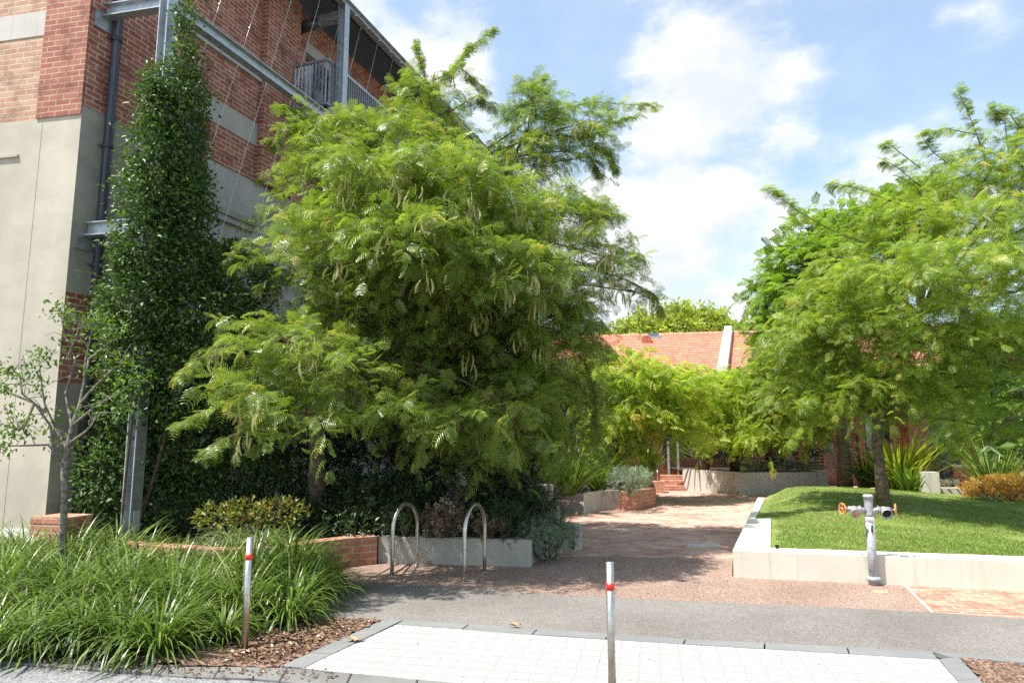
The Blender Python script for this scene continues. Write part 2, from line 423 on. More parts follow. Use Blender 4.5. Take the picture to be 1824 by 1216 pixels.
def bez(a, m, b, n=7):
    a, m, b = (np.array(x, float) for x in (a, m, b))
    return [a*(1-t)**2+2*m*t*(1-t)+b*t*t for t in np.linspace(0, 1, n)]

def make_tree(name, label, cat, base, trunk, r0, blobs, dens, mat, templates=FR, leafscale=.3, length=.55, k=6, droop=.5, group=None,
              bark='bark', twigs=9, wisps=(), lo=.5, under=.4, limb_r=.4, flat=.55, wisp_dens=1.):
    """trunk: list of points; blobs: crown masses; wisps: polylines of long bare-ish shoots"""
    t = thing(name, base, label, cat, group)
    mb = MB(); n = len(trunk); rr = [r0*(1.25 if i == 0 else 1-.5*i/(n-1)) for i in range(n)]
    mb.tube(trunk, rr, 10)
    P, Dn, I = blobpoints(blobs, dens, lo, under)
    tr = [np.array(p, float) for p in trunk]
    for bi, b in enumerate(blobs):
        c = np.array(b[:3]); hts = tr[3:] if len(tr) > 4 else tr[1:]
        st = min(hts, key=lambda q: np.linalg.norm(q-c)+max(0, q[2]-c[2])*1.5)
        mid = (st+c)/2+np.array((0, 0, .25*np.linalg.norm(c-st)*.5))+rng.standard_normal(3)*.12
        rl = r0*limb_r; mb.tube(bez(st, mid, c), list(np.linspace(rl, rl*.35, 7)), 6, False)
        ids = np.where(I == bi)[0]
        for q in rng.choice(ids, min(twigs, len(ids)), replace=False):
            mb.tube(curve(c, P[q], .05), list(np.linspace(rl*.34, .006, 6)), 5, False)
    a = shoots(P, Dn, length, k, droop, leafscale, flat)
    parts = [a]
    for w in wisps:
        pts = [np.array(p, float) for p in w]; seg = []
        for i in range(len(pts)-1):
            for q in np.linspace(0, 1, 7)[:-1]: seg.append(pts[i]*(1-q)+pts[i+1]*q)
        seg.append(pts[-1]); mb.tube(seg, list(np.linspace(.013, .004, len(seg))), 5, False)
        S = np.array(seg); l = np.linalg.norm(np.diff(S, axis=0), axis=1).sum(); m = int(l*17*wisp_dens)
        tt = np.sort(rng.random(m))**.8*(len(S)-1.001); ii = tt.astype(int); fr = (tt-ii)[:, None]
        p = S[ii]*(1-fr)+S[ii+1]*fr; tg = unit(S[ii+1]-S[ii]); sd = unit(np.cross(tg, (0, 0, 1.))+1e-3)
        sg = np.where(rng.random((m, 1)) < .5, -1, 1)
        fw = unit(tg*.5+sd*sg*.9+np.array((0, 0, -.15))+rng.standard_normal((m, 3))*.25)
        parts.append((p, fw, np.tile((0, 0, 1.), (m, 1)), leafscale*(.7+.6*rng.random(m))))
    cat4 = [np.concatenate([x[i] for x in parts]) for i in range(4)]
    v, f, ti = scatter(templates, *cat4)
    mb.build('trunk', bark, t)
    npmesh('crown', mat, v, f, ti, t)
    return t, P, I
def pb(px, py, d, rx, ry, rd, w=1.):       # crown mass: centre pixel, distance, half sizes in px, half depth in m
    c = D(px, py, d); s = d*1.0/1227
    k = lambda v: max(v*.52, v-.30)
    return (*c, k(rx*s), k(rd), k(ry*s), w)

def strap_plant(center, n, length, width, mat, name, label, cat, group=None, spread=.9, droopk=.8, kind=None, parent=None, radius=.12, segs=6, upright=0., multi=None, stiff=0.):
    cs = multi if multi is not None else [(*center, 1.)]
    VS = []; FS = []; TS = []; o = 0
    for (cx, cy, cz, sc) in cs:
        m = n; az = rng.random(m)*2*pi; tilt = np.abs(rng.standard_normal(m))*.42*spread+.12; tilt = np.clip(tilt*(1-upright), .02, 1.35)
        ln = length*sc*(.55+.5*rng.random(m)); w = width*(.7+.6*rng.random(m)); rad = radius*np.sqrt(rng.random(m))*sc
        hd = np.stack([np.cos(az), np.sin(az)], 1); sdv = np.stack([-np.sin(az), np.cos(az), np.zeros(m)], 1)
        tw = rng.standard_normal(m)*.4
        p = np.stack([cx+hd[:, 0]*rad, cy+hd[:, 1]*rad, np.full(m, cz)], 1); ang = tilt.copy(); vv = []
        bend = droopk*(.35+1.1*rng.random(m))*(1-stiff)
        for i in range(segs+1):
            q = i/segs; ww = w*(1 if q < .6 else max(.06, (1-q)/.4))*(.7 if i == 0 else 1)
            sx = sdv*np.cos(tw*q)[:, None]+np.array((0, 0, 1))*(np.sin(tw*q)*.4)[:, None]
            vv.append(p-sx*ww[:, None]/2); vv.append(p+sx*ww[:, None]/2)
            step = (ln/segs)[:, None]
            p = p+np.stack([hd[:, 0]*np.sin(ang), hd[:, 1]*np.sin(ang), np.cos(ang)], 1)*step
            p[:, 2] = np.maximum(p[:, 2], cz+.012); ang = ang+bend/segs*(1+1.6*q)
        A3 = np.stack(vv, 1); nv = A3.shape[1]
        base = np.array([[2*i, 2*i+1, 2*i+3, 2*i+2] for i in range(segs)])
        VS.append(A3.reshape(-1, 3)); FS.append((base[None]+(np.arange(m)*nv)[:, None, None]).reshape(-1, 4)+o); TS.append(np.repeat(np.clip(rng.random(m)*.75+rng.random()*.25, 0, 1), nv)); o += m*nv
    return npmesh(name, mat, np.concatenate(VS), np.concatenate(FS), np.concatenate(TS), parent, label=label, cat=cat, group=group, kind=kind, base=None if parent else tuple(cs[0][:3]))

def shrub(name, label, cat, blobs, n, templates, scale, mat, group=None, base=None, stems=True, lo=.45, upw=.4):
    b0 = blobs[0]; bs = base or (b0[0], b0[1], b0[2]-b0[5]); t = thing(name, bs, label, cat, group)
    P, Dn, I = blobpoints(blobs, n, lo, .45, .2)
    m = len(P); fw = unit(Dn+rng.standard_normal((m, 3))*.6+np.array((0, 0, upw)))
    v, f, ti = scatter(templates, P, fw, unit(Dn*.6+np.array((0, 0, 1.))+rng.standard_normal((m, 3))*.5), scale*(.6+.7*rng.random(m)))
    npmesh('foliage', mat, v, f, ti, t)
    if stems:
        mb = MB()
        for b in blobs:
            for q in range(5):
                mb.tube(curve((bs[0]+(b[0]-bs[0])*.5, bs[1]+(b[1]-bs[1])*.5, bs[2]), (b[0]+(random.random()-.5)*b[3], b[1]+(random.random()-.5)*b[4], b[2]+b[5]*.3)), list(np.linspace(.02, .005, 6)), 5, False)
        mb.build('stem', 'bark', t)
    return t

# ============================================================ GROUND
def sheet(name, pts, z, mat, **k):
    mb = MB(); mb.sheet([(p[0], p[1], z) for p in pts]); return mb.build(name, mat, kind='structure', **k)
mb = MB(); mb.sheet([(-400, -60, -.03), (400, -60, -.03), (400, 600, -.03), (-400, 600, -.03)]); mb.build('ground', 'asphalt', kind='structure')
g = G
sheet('road', [g(-1500, 1160), g(0, 1180), g(206, 1199), g(400, 1208), g(620, 1225), g(1000, 1262), (3, 2.5, 0), (-6, 1.5, 0)], .0, 'road')
agg_line = [(594, 1036), (702, 1039), (792, 1047), (879, 1052), (999, 1060), (1200, 1070), (1409, 1079), (1662, 1091), (1824, 1102), (2600, 1158)]
bor_top = [(560, 1098), (620, 1101), (719, 1106), (1000, 1125.5), (1200, 1140), (1662, 1163), (1824, 1178), (2600, 1240)]
sheet('brick_path', [g(560, 1003), g(1040, 992), g(1305, 995), g(1420, 975), g(1900, 930), g(2200, 850), g(1100, 838), g(300, 850)], .000, 'paving')
sheet('paved_apron', [g(*p) for p in agg_line[:-2]]+[g(1612, 1040), g(1304, 1026), g(1305, 994), g(1040, 991), g(560, 1002), g(540, 1034)], .004, 'aggregate')
sheet('red_brick_pavement', [g(1613, 1041), g(1663, 1091), g(1824, 1102), g(2600, 1158), g(2600, 1075), g(1824, 1047)], .004, 'paving_red')
sheet('footpath', [g(*p) for p in bor_top]+[g(*p) for p in agg_line[::-1]]+[g(540, 1034), g(480, 1060)], .008, 'asphalt')
# joint strips of the apron
mb = MB(); mb.bar(g(1611, 1041, .0095), g(1661, 1090, .0095), .02, .004); mb.build('pavement_joint', 'concrete_top', kind='structure')
# bluestone border: separate slabs inside one border band
bor_bot = [(705, 1114.5), (1000, 1136), (1200, 1148.6), (1672, 1177)]
def along(line, n):
    P = [np.array(g(*p)) for p in line]; l = [0]
    for i in range(1, len(P)): l.append(l[-1]+np.linalg.norm(P[i]-P[i-1]))
    out = []
    for q in np.linspace(0, l[-1], n):
        i = min(max(0, np.searchsorted(l, q)-1), len(P)-2); f = (q-l[i])/(l[i+1]-l[i]); out.append(P[i]*(1-f)+P[i+1]*f)
    return out
mb = MB()
def slabs(la, lb, n, z=.018, gap=.006):
    a = along(la, n+1); b = along(lb, n+1)
    for i in range(n):
        d = (a[i+1]-a[i]); d = d/np.linalg.norm(d)*gap; d2 = (b[i+1]-b[i]); d2 = d2/np.linalg.norm(d2)*gap
        mb.prism([tuple((a[i]+d)[:2]), tuple((a[i+1]-d)[:2]), tuple((b[i+1]-d2)[:2]), tuple((b[i]+d2)[:2])], -.02, z+random.uniform(-.0015, .0015), .003)
slabs([(719, 1106), (1000, 1125.5), (1200, 1140), (1662, 1163)], bor_bot, 7)
slabs([(683, 1106), (498, 1190)], [(718, 1106.5), (541, 1192)], 4)
slabs([(1663, 1163), (1824, 1176), (2300, 1214)], [(1690, 1172), (1824, 1184), (2300, 1222)], 5)
slabs([(1673, 1177), (1745, 1262)], [(1706, 1172), (1790, 1262)], 2)
slabs([(540, 1098), (683, 1106)], [(540, 1102.5), (670, 1110)], 2)
mb.build('paving_border', 'bluestone', kind='structure')
sheet('crossing', [g(705, 1114.5), g(1000, 1136), g(1200, 1148.6), g(1672, 1177), g(1745, 1262), g(1200, 1256), g(747, 1213), g(538, 1193)], .012, 'setts')
# worn bluestone kerb blocks at the road edge
mb = MB()
top = along([(-500, 1140), (0, 1167), (206, 1184), (394, 1191), (538, 1194), (747, 1214), (1000, 1236)], 15)
bot = along([(-500, 1150), (0, 1181), (206, 1199), (319, 1206), (500, 1216), (740, 1236), (1000, 1260)], 15)
for i in range(14):
    a, b, c, d = top[i], top[i+1], bot[i+1], bot[i]
    m1 = (a+b)/2+rng.standard_normal(3)*.012; m2 = (c+d)/2+rng.standard_normal(3)*.015
    e = (b-a)/np.linalg.norm(b-a)*.004
    mb.prism([tuple((a+e)[:2]), tuple(m1[:2]), tuple((b-e)[:2]), tuple((c-e)[:2]), tuple(m2[:2]), tuple((d+e)[:2])], -.05, .018+random.uniform(-.004, .004), .006)
mb.build('kerb', 'cobble', kind='structure')
# mulch beds: a slightly lumpy surface
def lumpy(name, poly, z, mat, step=.06, amp=.015, **k):
    xs = [p[0] for p in poly]; ys = [p[1] for p in poly]
    X = np.arange(min(xs), max(xs)+step, step); Y = np.arange(min(ys), max(ys)+step, step)
    def inside(x, y):
        c = False; n = len(poly)
        for i in range(n):
            x1, y1 = poly[i][:2]; x2, y2 = poly[(i+1) % n][:2]
            if (y1 > y) != (y2 > y) and x < (x2-x1)*(y-y1)/(y2-y1)+x1: c = not c
        return c
    vs = [(x, y, z+amp*(random.random()*.7+.6*sin(x*3.1+y*1.7))) for y in Y for x in X]; nx = len(X); fs = []
    for j in range(len(Y)-1):
        for i in range(nx-1):
            if inside(X[i]+step/2, Y[j]+step/2): fs.append([j*nx+i, j*nx+i+1, (j+1)*nx+i+1, (j+1)*nx+i])
    mb = MB(); mb.add(vs, fs, True); return mb.build(name, mat, kind='structure', **k)
bed = [g(-420, 1130), g(0, 1169), g(206, 1185), g(394, 1191), g(500, 1189), g(681, 1107), g(560, 1101), g(585, 1040), g(560, 1005), g(230, 1010), g(-300, 1000)]
lumpy('mulch_bed', bed, .015, 'mulch')
lumpy('mulch_bed', [g(1712, 1174), g(1824, 1187), g(2200, 1216), g(2300, 1300), g(1820, 1300)], .012, 'mulch', .05, .01)
# mulch chips
def chips(poly_px, n, name):
    P = []
    a = np.array([g(*p)[:2] for p in poly_px])
    w = rng.dirichlet(np.ones(len(a))*.6, n); p = w@a
    P = np.column_stack([p, .025+.015*rng.random(n)])
    v, f, ti = scatter([tri_leaf(.5, .1, 0)], P, rng.standard_normal((n, 3))*np.array((1, 1, .2)), rng.standard_normal((n, 3))*.4+np.array((0, 0, 1)), .02+.035*rng.random(n))
    npmesh(name, 'bark_chip', v, f, ti, kind='stuff', label='loose brown bark chips scattered over the mulch bed beside the white paved crossing', cat='bark chips')
M['bark_chip'] = leaf('bark_chip', (.06, .035, .02), (.30, .19, .12), (.5, .4, .3), .0, .9, .2)
chips([(394, 1190), (500, 1189), (681, 1107), (560, 1102), (400, 1150)], 2600, 'bark_chips')

# ============================================================ LAWN + KERB WALL
ZT = .317
outer = [g(1305, 980, ZT), g(1824, 1000, ZT), g(2700, 1034, ZT)]
def xy(p): return (p[0], p[1])
mb = MB()
inner_f = [g(1372, 975, ZT), g(1824, 990.5, ZT), g(2700, 1020, ZT)]
poly = [xy(outer[0]), xy(outer[1]), xy(outer[2]), xy(inner_f[2]), xy(inner_f[1]), xy(inner_f[0]), xy(g(1373, 923, ZT)), xy(g(1345, 923, ZT)), xy(g(1363, 886, ZT)), xy(g(1350, 885.5, ZT))]
wt = thing('lawn_wall', (*xy(outer[0]), 0), 'low pale concrete wall edging the raised lawn behind the standpipe', 'low wall')
mb.prism(poly, -.05, ZT-.006).build('wall', 'concrete_wall', wt)
mb = MB(); mb.prism(poly, ZT-.006, ZT).build('wall_capping', 'concrete_top', wt)
for px, py in ((1387, 1005), (1822, 1026)):
    p = g(px, 1027+(px-1305)*21/519, 0); c = D(px, py, p[1]-.006); mb = MB()
    mb.tube([(c[0]-N[0]*.01, c[1]-N[1]*.01, c[2]), (c[0]+N[0]*.004, c[1]+N[1]*.004, c[2])], .028, 16)
    mb.build('tie_hole_plug', 'concrete_planter', wt)
# mound
def hlawn(x, y):
    px, py = 3.9+.0, 15.2
    c1 = D(1500, 868, 15.0); d = ((x-c1[0])/2.5)**2+((y-c1[1])/3.0)**2
    a_ = np.array(g(1373, 923, ZT)); b_ = np.array(g(1355, 886, ZT)); e_ = (b_-a_)[:2]; e_ = e_/np.linalg.norm(e_)
    k = (x-a_[0])*e_[1]-(y-a_[1])*e_[0]; k = min(1., max(0., k/.9)); k = k*k*(3-2*k)
    return .296+.245*math.exp(-d)*k
pe = [xy(inner_f[0]), xy(inner_f[1]), xy(inner_f[2]), (16, 11), (16, 16.5), xy(D(1760, 890, 15.6)), xy(D(1650, 880, 17)), xy(D(1540, 868, 18)), xy(D(1440, 868, 17.8)), xy(g(1366, 886, ZT)), xy(g(1345, 923, ZT)), xy(g(1373, 923, ZT))]
def lawn_mesh():
    step = .12; xs = [p[0] for p in pe]; ys = [p[1] for p in pe]
    X = np.arange(min(xs)-.1, max(xs)+step, step); Y = np.arange(min(ys)-.1, max(ys)+step, step); nx = len(X)
    from mathutils import Vector
    def inside(x, y):
        c = False; n = len(pe)
        for i in range(n):
            x1, y1 = pe[i]; x2, y2 = pe[(i+1) % n]
            if (y1 > y) != (y2 > y) and x < (x2-x1)*(y-y1)/(y2-y1)+x1: c = not c
        return c
    vs = [(x, y, hlawn(x, y)+.008*sin(x*5+y*3)) for y in Y for x in X]; fs = []; cells = []
    for j in range(len(Y)-1):
        for i in range(nx-1):
            if any(inside(X[i]+a*step, Y[j]+b*step) for a, b in ((.5, .5), (-.1, -.1), (1.1, 1.1), (1.1, -.1), (-.1, 1.1))):
                # keep clear of the wall: drop cells below the capping
                fs.append([j*nx+i, j*nx+i+1, (j+1)*nx+i+1, (j+1)*nx+i])
            if all(inside(X[i]+a*step, Y[j]+b*step) for a, b in ((-.2, -.2), (1.2, -.2), (-.2, 1.2), (1.2, 1.2))): cells.append((X[i], Y[j]))
    mb = MB(); mb.add(vs, fs, True); mb.build('lawn', 'lawn', kind='structure')
    c = np.array(cells); c = c[c[:, 0] < 12]; dd = c[:, 1]; w = 1/np.maximum(dd-4, 2)**1.6; w /= w.sum()
    n = 130000; q = c[rng.choice(len(c), n, p=w)]+rng.random((n, 2))*step
    z = np.array([hlawn(a, b) for a, b in q])
    worn = np.sin(q[:, 0]*2.3+1)*np.sin(q[:, 1]*1.9)+.5*np.sin(q[:, 0]*6.1+q[:, 1]*4.3)+.25*(q[:, 0]-5.5)+rng.standard_normal(n)*.3
    q = q[worn < 1.0]; z = z[worn < 1.0]; n = len(q)
    P = np.column_stack([q, z]); f = rng.standard_normal((n, 3))*np.array((.5, .5, .1))+np.array((0, 0, 1))
    v, fa, ti = scatter([tri_leaf(.26, .0, .2)], P, f, rng.standard_normal((n, 3)), .016+.02*rng.random(n))
    npmesh('lawn_grass', 'lawn_blade', v, fa, ti, kind='stuff', label='short green mown grass of the raised lawn mound', cat='grass')
lawn_mesh()
# sprinkler head
mb = MB(); p = g(1378, 975, .33); mb.tube([(p[0]+.05, p[1]+.02, .3), (p[0]+.05, p[1]+.02, .35)], .018, 10).tube([(p[0]+.05, p[1]+.02, .35), (p[0]+.05, p[1]+.02, .362)], .026, 10)
mb.build('sprinkler_head', 'black', label='small black pop-up sprinkler at the front left corner of the lawn', cat='sprinkler')

# ============================================================ STANDPIPE
hb = g(1557, 1042); sp = thing('hydrant_standpipe', hb, 'grey galvanised fire hydrant standpipe with two valves and orange handwheels', 'hydrant')
x0, y0 = hb[0], hb[1]
def hp(u, n, z): return (x0+U[0]*u+N[0]*n, y0+U[1]*u+N[1]*n, z)
MB().tube([hp(0, 0, 0), hp(0, 0, .72)], .048, 24).build('riser_pipe', 'galv_pipe', sp)
MB().tube([hp(0, 0, .0), hp(0, 0, .05), hp(0, 0, .051), hp(0, 0, .065), hp(0, 0, .085), hp(0, 0, .1)], [.05, .05, .062, .078, .078, .06], 24).build('base_flange', 'galv_pipe', sp)
MB().tube([hp(0, 0, .715), hp(0, 0, .765)], .0515, 24).build('identification_band', 'silver_band', sp)
MB().tube([hp(0, 0, .765), hp(0, 0, .8), hp(0, 0, .93), hp(0, 0, .985), hp(0, 0, .986), hp(0, 0, 1.005), hp(0, 0, 1.01), hp(0, 0, 1.02)], [.05, .046, .046, .05, .057, .057, .05, .045], 24).build('cap_fitting', 'galv_pipe', sp)
MB().tube([hp(.005, .0465, .68), hp(.005, .0465, .60)], .012, 6).build('tag_plate', 'dark_metal', sp)
for s in (-1, 1):
    v = MB().tube([hp(s*.03, 0, .83), hp(s*.09, .0, .845), hp(s*.13, .01, .85)], [.036, .032, .038], 16).tube([hp(s*.095, 0, .845), hp(s*.105, 0, .846)], [.05, .05], 8, smooth=False)
    v.tube([hp(s*.15, -.03, .845), hp(s*.16, .0, .84), hp(s*.165, .05, .825)], [.042, .05, .048], 18)
    v.tube([hp(s*.15, 0, .845), hp(s*.20, -.0, .85), hp(s*.225, -.0, .85), hp(s*.226, 0, .85), hp(s*.25, 0, .85)], [.038, .034, .034, .02, .018], 12)
    v.tube([hp(s*.25, 0, .85), hp(s*.30, 0, .85)], .008, 8)
    vo = v.build('valve', 'cast', sp)
    MB().tube([hp(s*.165, .05, .825), hp(s*.166, .085, .812), hp(s*.166, .086, .812), hp(s*.166, .10, .806)], [.046, .05, .058, .058], 18, caps=s < 0).build('outlet', 'galv_pipe', vo)
    MB().tube([hp(s*.166, .06, .82), hp(s*.166, .103 if s < 0 else .075, .806 if s < 0 else .815)], .045, 18).build('outlet_cap' if s < 0 else 'outlet_bore', 'brass' if s < 0 else 'black', vo)
    w = MB(); ax = np.array((U[0]*.93+N[0]*.36*s*1, U[1]*.93+N[1]*.36*s, 0)); ax /= np.linalg.norm(ax); e1 = np.array((-ax[1], ax[0], 0)); e2 = np.array((0, 0, 1.)); c = np.array(hp(s*.285, 0, .85))
    w.tube([c+(e1*cos(a)+e2*sin(a))*.062 for a in np.linspace(0, 2*pi, 25)], .0085, 8, False)
    for k in range(5):
        a = k*2*pi/5+.3; w.tube([c, c+(e1*cos(a)+e2*sin(a))*.06], .006, 6)
    w.tube([c-ax*.012, c+ax*.012], .014, 10); w.build('handwheel', 'orange', vo)

# ============================================================ BOLLARDS, HOOPS
def bollard(p, label):
    t = thing('bollard', p, label, 'bollard', 'slim stainless steel bollards')
    x, y, z = p
    MB().tube([(x, y, -.05), (x, y, .872)], .0265, 24).build('post', 'stainless', t)
    MB().tube([(x, y, .872), (x, y, .878), (x, y, .88)], [.0265, .0262, .024], 24).tube([(x, y, .8795), (x, y, .8815)], .012, 12).build('top_cap', 'steel', t)
    MB().tube([(x, y, .708), (x, y, .752)], .0282, 24).build('reflective_band', 'red_band', t)
    return t
b1 = bollard(g(435, 1160), 'stainless bollard with red band standing in the strappy grass and mulch')
clone(b1, g(1091, 1256), 'stainless bollard with red band standing in the white paved crossing')
for c in bpy.data.objects:
    pass
def hoop(a, b, label):
    a = np.array(a); b = np.array(b); r = np.linalg.norm(b-a)/2; hc = .54
    pts = [a, a+(0, 0, .2), a+(0, 0, hc)]
    for q in np.linspace(0, pi, 15)[1:-1]:
        c = (a+b)/2; pts.append(c+(a-c)*cos(q)+np.array((0, 0, hc+sin(q)*r*1.0)))
    pts += [b+(0, 0, hc), b+(0, 0, .2), b]
    t = thing('bike_hoop', tuple((a+b)/2), label, 'bike rack', 'stainless bike hoops')
    MB().tube(pts, .0245, 14).build('hoop_tube', 'stainless', t)
    for p in (a, b): MB().tube([p, p+(0, 0, .008)], .045, 16).build('base_plate', 'stainless', t)
hoop(g(698, 1025), g(742, 1010), 'stainless steel bike hoop nearer the brick garden wall')
hoop(g(827, 1036), g(863, 1018), 'stainless steel bike hoop standing towards the open end of the grey planter')

# ============================================================ GARDEN WALLS OF THE LEFT BED
def wallstrip(mb, line, z0, z1, th):
    """a wall along a polyline, thickness th away from the camera"""
    n = len(line); P = [np.array(p[:2]) for p in line]; nn = []
    for i in range(n):
        d = P[min(i+1, n-1)]-P[max(i-1, 0)]; d = d/np.linalg.norm(d); nn.append(np.array((-d[1], d[0])))
    for i in range(n-1):
        a, b = P[i], P[i+1]; mb.prism([tuple(a), tuple(b), tuple(b+nn[i+1]*th), tuple(a+nn[i]*th)], z0, z1)
gw = [g(x, y, .30) for x, y in ((190, 975), (225, 978), (300, 984), (365, 989), (431, 988), (500, 983), (574, 973), (625, 967), (672, 963.5))]
t = thing('brick_garden_wall', (*gw[3][:2], 0), 'low curved red brick wall behind the foreground strappy grass', 'garden wall')
mb = MB(); wallstrip(mb, gw, -.02, .30, .22); mb.build('wall', 'brick_planter', t)
mb = MB(); wallstrip(mb, [(p[0], p[1]-.006, 0) for p in gw], .30, .365, .235); mb.build('capping', 'brick_planter', t)
# brick pier at the building corner
pc = g(110, 912, .69)
t = thing('brick_pier', (*D(110, 930, 8.85)[:2], 0), 'short square brick pier at the foot of the building corner', 'brick pier')
mb = MB(); mb.box((*D(110, 930, 8.87)[:2], 0), .50, .42, .62, U); mb.build('shaft', 'brick_planter', t)
mb = MB(); mb.box((*D(110, 930, 8.87)[:2], .62), .512, .432, .075, U); mb.build('capping', 'brick_planter', t)
# grey concrete planter in front
t = thing('concrete_planter', (*g(800, 1005)[:2], 0), 'grey concrete planter wall behind the two bike hoops', 'planter')
a, b = np.array(g(673, 1003)), np.array(g(947, 1010)); c = np.array(g(1024, 976)); 
mb = MB(); wallstrip(mb, [a, b], -.02, .347, .15); mb.build('front_wall', 'concrete_planter', t)
e = np.array(g(1033, 975)); mb = MB(); mb.box((*((c+e)/2)[:2]+np.array((0, .1)), -.02), .11, .5, .35, (1, 0)); mb.build('end_wall', 'concrete_far', t)
mb = MB(); mb.prism([xy(b+np.array((-.16, .16, 0))), xy(b+np.array((-.04, .16, 0))), xy(e+np.array((-.14, -.1, 0))), xy(e+np.array((-.26, -.1, 0)))], -.02, .24).build('side_wall', 'concrete_planter', t)
# soil behind
mb = MB(); sl = [xy(p) for p in gw]; sl = [(p[0], p[1]+.1) for p in sl]
mb.sheet([(*p, .28) for p in sl]+[(*xy(a+np.array((.05, .1, 0))), .28), (*xy(b+np.array((-.1, .1, 0))), .28), (*xy(e+np.array((-.2, -.1, 0))), .28), (*xy(g(1000, 925, .28)),.28), (*B(13, 0, 0)[:2], .28), (*B(0.0, 0.0, 0)[:2], .28)])
mb.build('garden_soil', 'soil', kind='structure')

# ============================================================ LEFT BUILDING
bt = thing('brick_building', (C0[0], C0[1], 0), 'tall red brick and render warehouse building on the left with balcony', 'building')
LEN = 17.; DP = 9.; TOP = 10.9
def fbox(u0, u1, o0, o1, z0, z1, mb): mb.prism([Fr(u0, o0, 0)[:2], Fr(u1, o0, 0)[:2], Fr(u1, o1, 0)[:2], Fr(u0, o1, 0)[:2]], z0, z1)
def sbox(s0, s1, o0, o1, z0, z1, mb): mb.prism([B(s0, o0, 0)[:2], B(s1, o0, 0)[:2], B(s1, o1, 0)[:2], B(s0, o1, 0)[:2]], z0, z1)
# front wall (thin shells butted: front 0.35 thick)
mb = MB(); fbox(-.0, 9, -.35, 0, .0, 6.28, mb); mb.build('front_wall', 'concrete_warm', bt)
mb = MB(); fbox(-.02, 9, .004, .02, .05, .46, mb); mb.build('plinth', 'white_paint', bt)
mb = MB(); fbox(0, .77, -.35, .02, 6.28, 12.2, mb); mb.build('corner_brickwork', 'brick_front', bt)
mb = MB(); fbox(.77, 9, -.35, -.03, 6.28, 7.62, mb); fbox(.77, 9, -.35, -.03, 8.02, 12.2, mb); mb.build('front_brickwork', 'brick_pale', bt)
mb = MB(); fbox(.77, 9, -.34, -.02, 7.62, 8.02, mb); mb.build('stone_band', 'concrete_far', bt)
mb = MB(); fbox(.66, .70, 0, .004, .46, 6.2, mb); mb.build('render_joint', 'concrete_warm', bt)
mb = MB(); fbox(1.02, 9, .004, .03, 5.72, 5.76, mb); mb.build('ledge', 'concrete_warm', bt)
# side wall layers, o=0 is the wall face
O = -.35
def side(name, mat, rects, o1=0., o0=O):
    for s0, s1, z0, z1 in rects:
        mb = MB(); sbox(s0, s1, o0, o1, z0, z1, mb); o = mb.build(name, mat, bt)
    return o
e0 = .0
side('lower_render', 'concrete_side', [(e0+.36*0+.001, LEN, 0, 2.42)])
side('lower_brickwork', 'brick_side', [(.001, LEN, 2.42, 3.70)])
side('middle_render', 'concrete_side', [(.001, 1.55, 3.70, 6.42)])
side('middle_render', 'concrete_grey', [(1.55, 1.62, 3.70, 5.78), (2.42, 3.60, 3.70, 6.58), (1.62, 2.42, 3.70, 5.0), (4.62, LEN, 3.70, 6.58)], -.02)
side('upper_brickwork', 'brick_side', [(.001, 1.55, 6.42, TOP), (1.55, 3.60, 7.72, 8.6), (1.55, 3.6, 8.82, TOP), (2.42, 3.60, 6.58, 7.28), (4.62, LEN, 6.58, 8.3)], -.003)
side('render_band', 'concrete_grey', [(1.55, 3.60, 7.28, 7.72)], .01)
side('string_course', 'concrete_grey', [(1.55, 3.60, 8.6, 8.74)], .06)
side('string_course', 'concrete_side', [(1.55, 3.60, 8.74, 8.82)], .10)
side('string_course', 'concrete_grey', [(2.0, 3.62, 5.55, 5.66)], .05, -.018)
side('string_course', 'concrete_side', [(2.0, 3.62, 5.66, 5.78)], .09, -.018)
side('pilaster', 'brick_side', [(3.60, 4.62, 6.58, TOP)], .13)
side('pilaster_base', 'concrete_grey', [(3.60, 4.62, 0.0, 6.58)], -.019)
wn = side('window', 'glass', [(1.62, 2.42, 5.0, 7.28)], -.18, -.2)
mb = MB()
for s_ in (1.64, 2.02, 2.40): sbox(s_-.025, s_+.025, -.179, -.14, 5.0, 7.28, mb)
for z in (5.02, 6.1, 7.25): sbox(1.62, 2.42, -.178, -.145, z-.03, z+.03, mb)
mb.build('frame', 'dark_metal', wn)
# balcony recess: wall openings beyond the pilaster
side('upper_brickwork', 'brick_side', [(4.62, 5.0, 8.3, TOP), (6.6, 7.9, 8.3, TOP), (9.6, LEN, 8.3, TOP)], -.004)
side('lintel', 'concrete_grey', [(5.0, 6.6, 10.05, 10.3), (7.9, 9.6, 10.05, 10.3)], .0)
side('upper_brickwork', 'brick_side', [(5.0, 6.6, 10.3, TOP), (7.9, 9.6, 10.3, TOP)], -.004)
for s0, s1 in ((5.0, 6.6), (7.9, 9.6)):
    dr = side('balcony_door', 'glass', [(s0, s1, 8.3, 10.05)], -.2, -.22)
    mb = MB()
    for q in np.linspace(s0, s1, 4): sbox(q-.03, q+.03, -.199, -.15, 8.32, 10.05, mb)
    mb.build('frame', 'dark_metal', dr)
    mb = MB(); sbox(s0+.06, s0+.5, -.198, -.19, 8.32, 10.0, mb); sbox(s0+1.1, s0+1.5, -.198, -.19, 8.32, 10.0, mb); mb.build('blind', 'curtain', dr)
side('balcony_slab', 'concrete_grey', [(4.40, 10.6, 8.1, 8.28)], 1.0, .131)
mb = MB()
def bar_(a, b, w, h): mb.bar(a, b, w, h)
for z, h in ((9.38, .05), (8.42, .04)): bar_(B(4.45, .14, z), B(4.45, .97, z), .05, h); bar_(B(4.45, .97, z), B(10.5, .97, z), .05, h)
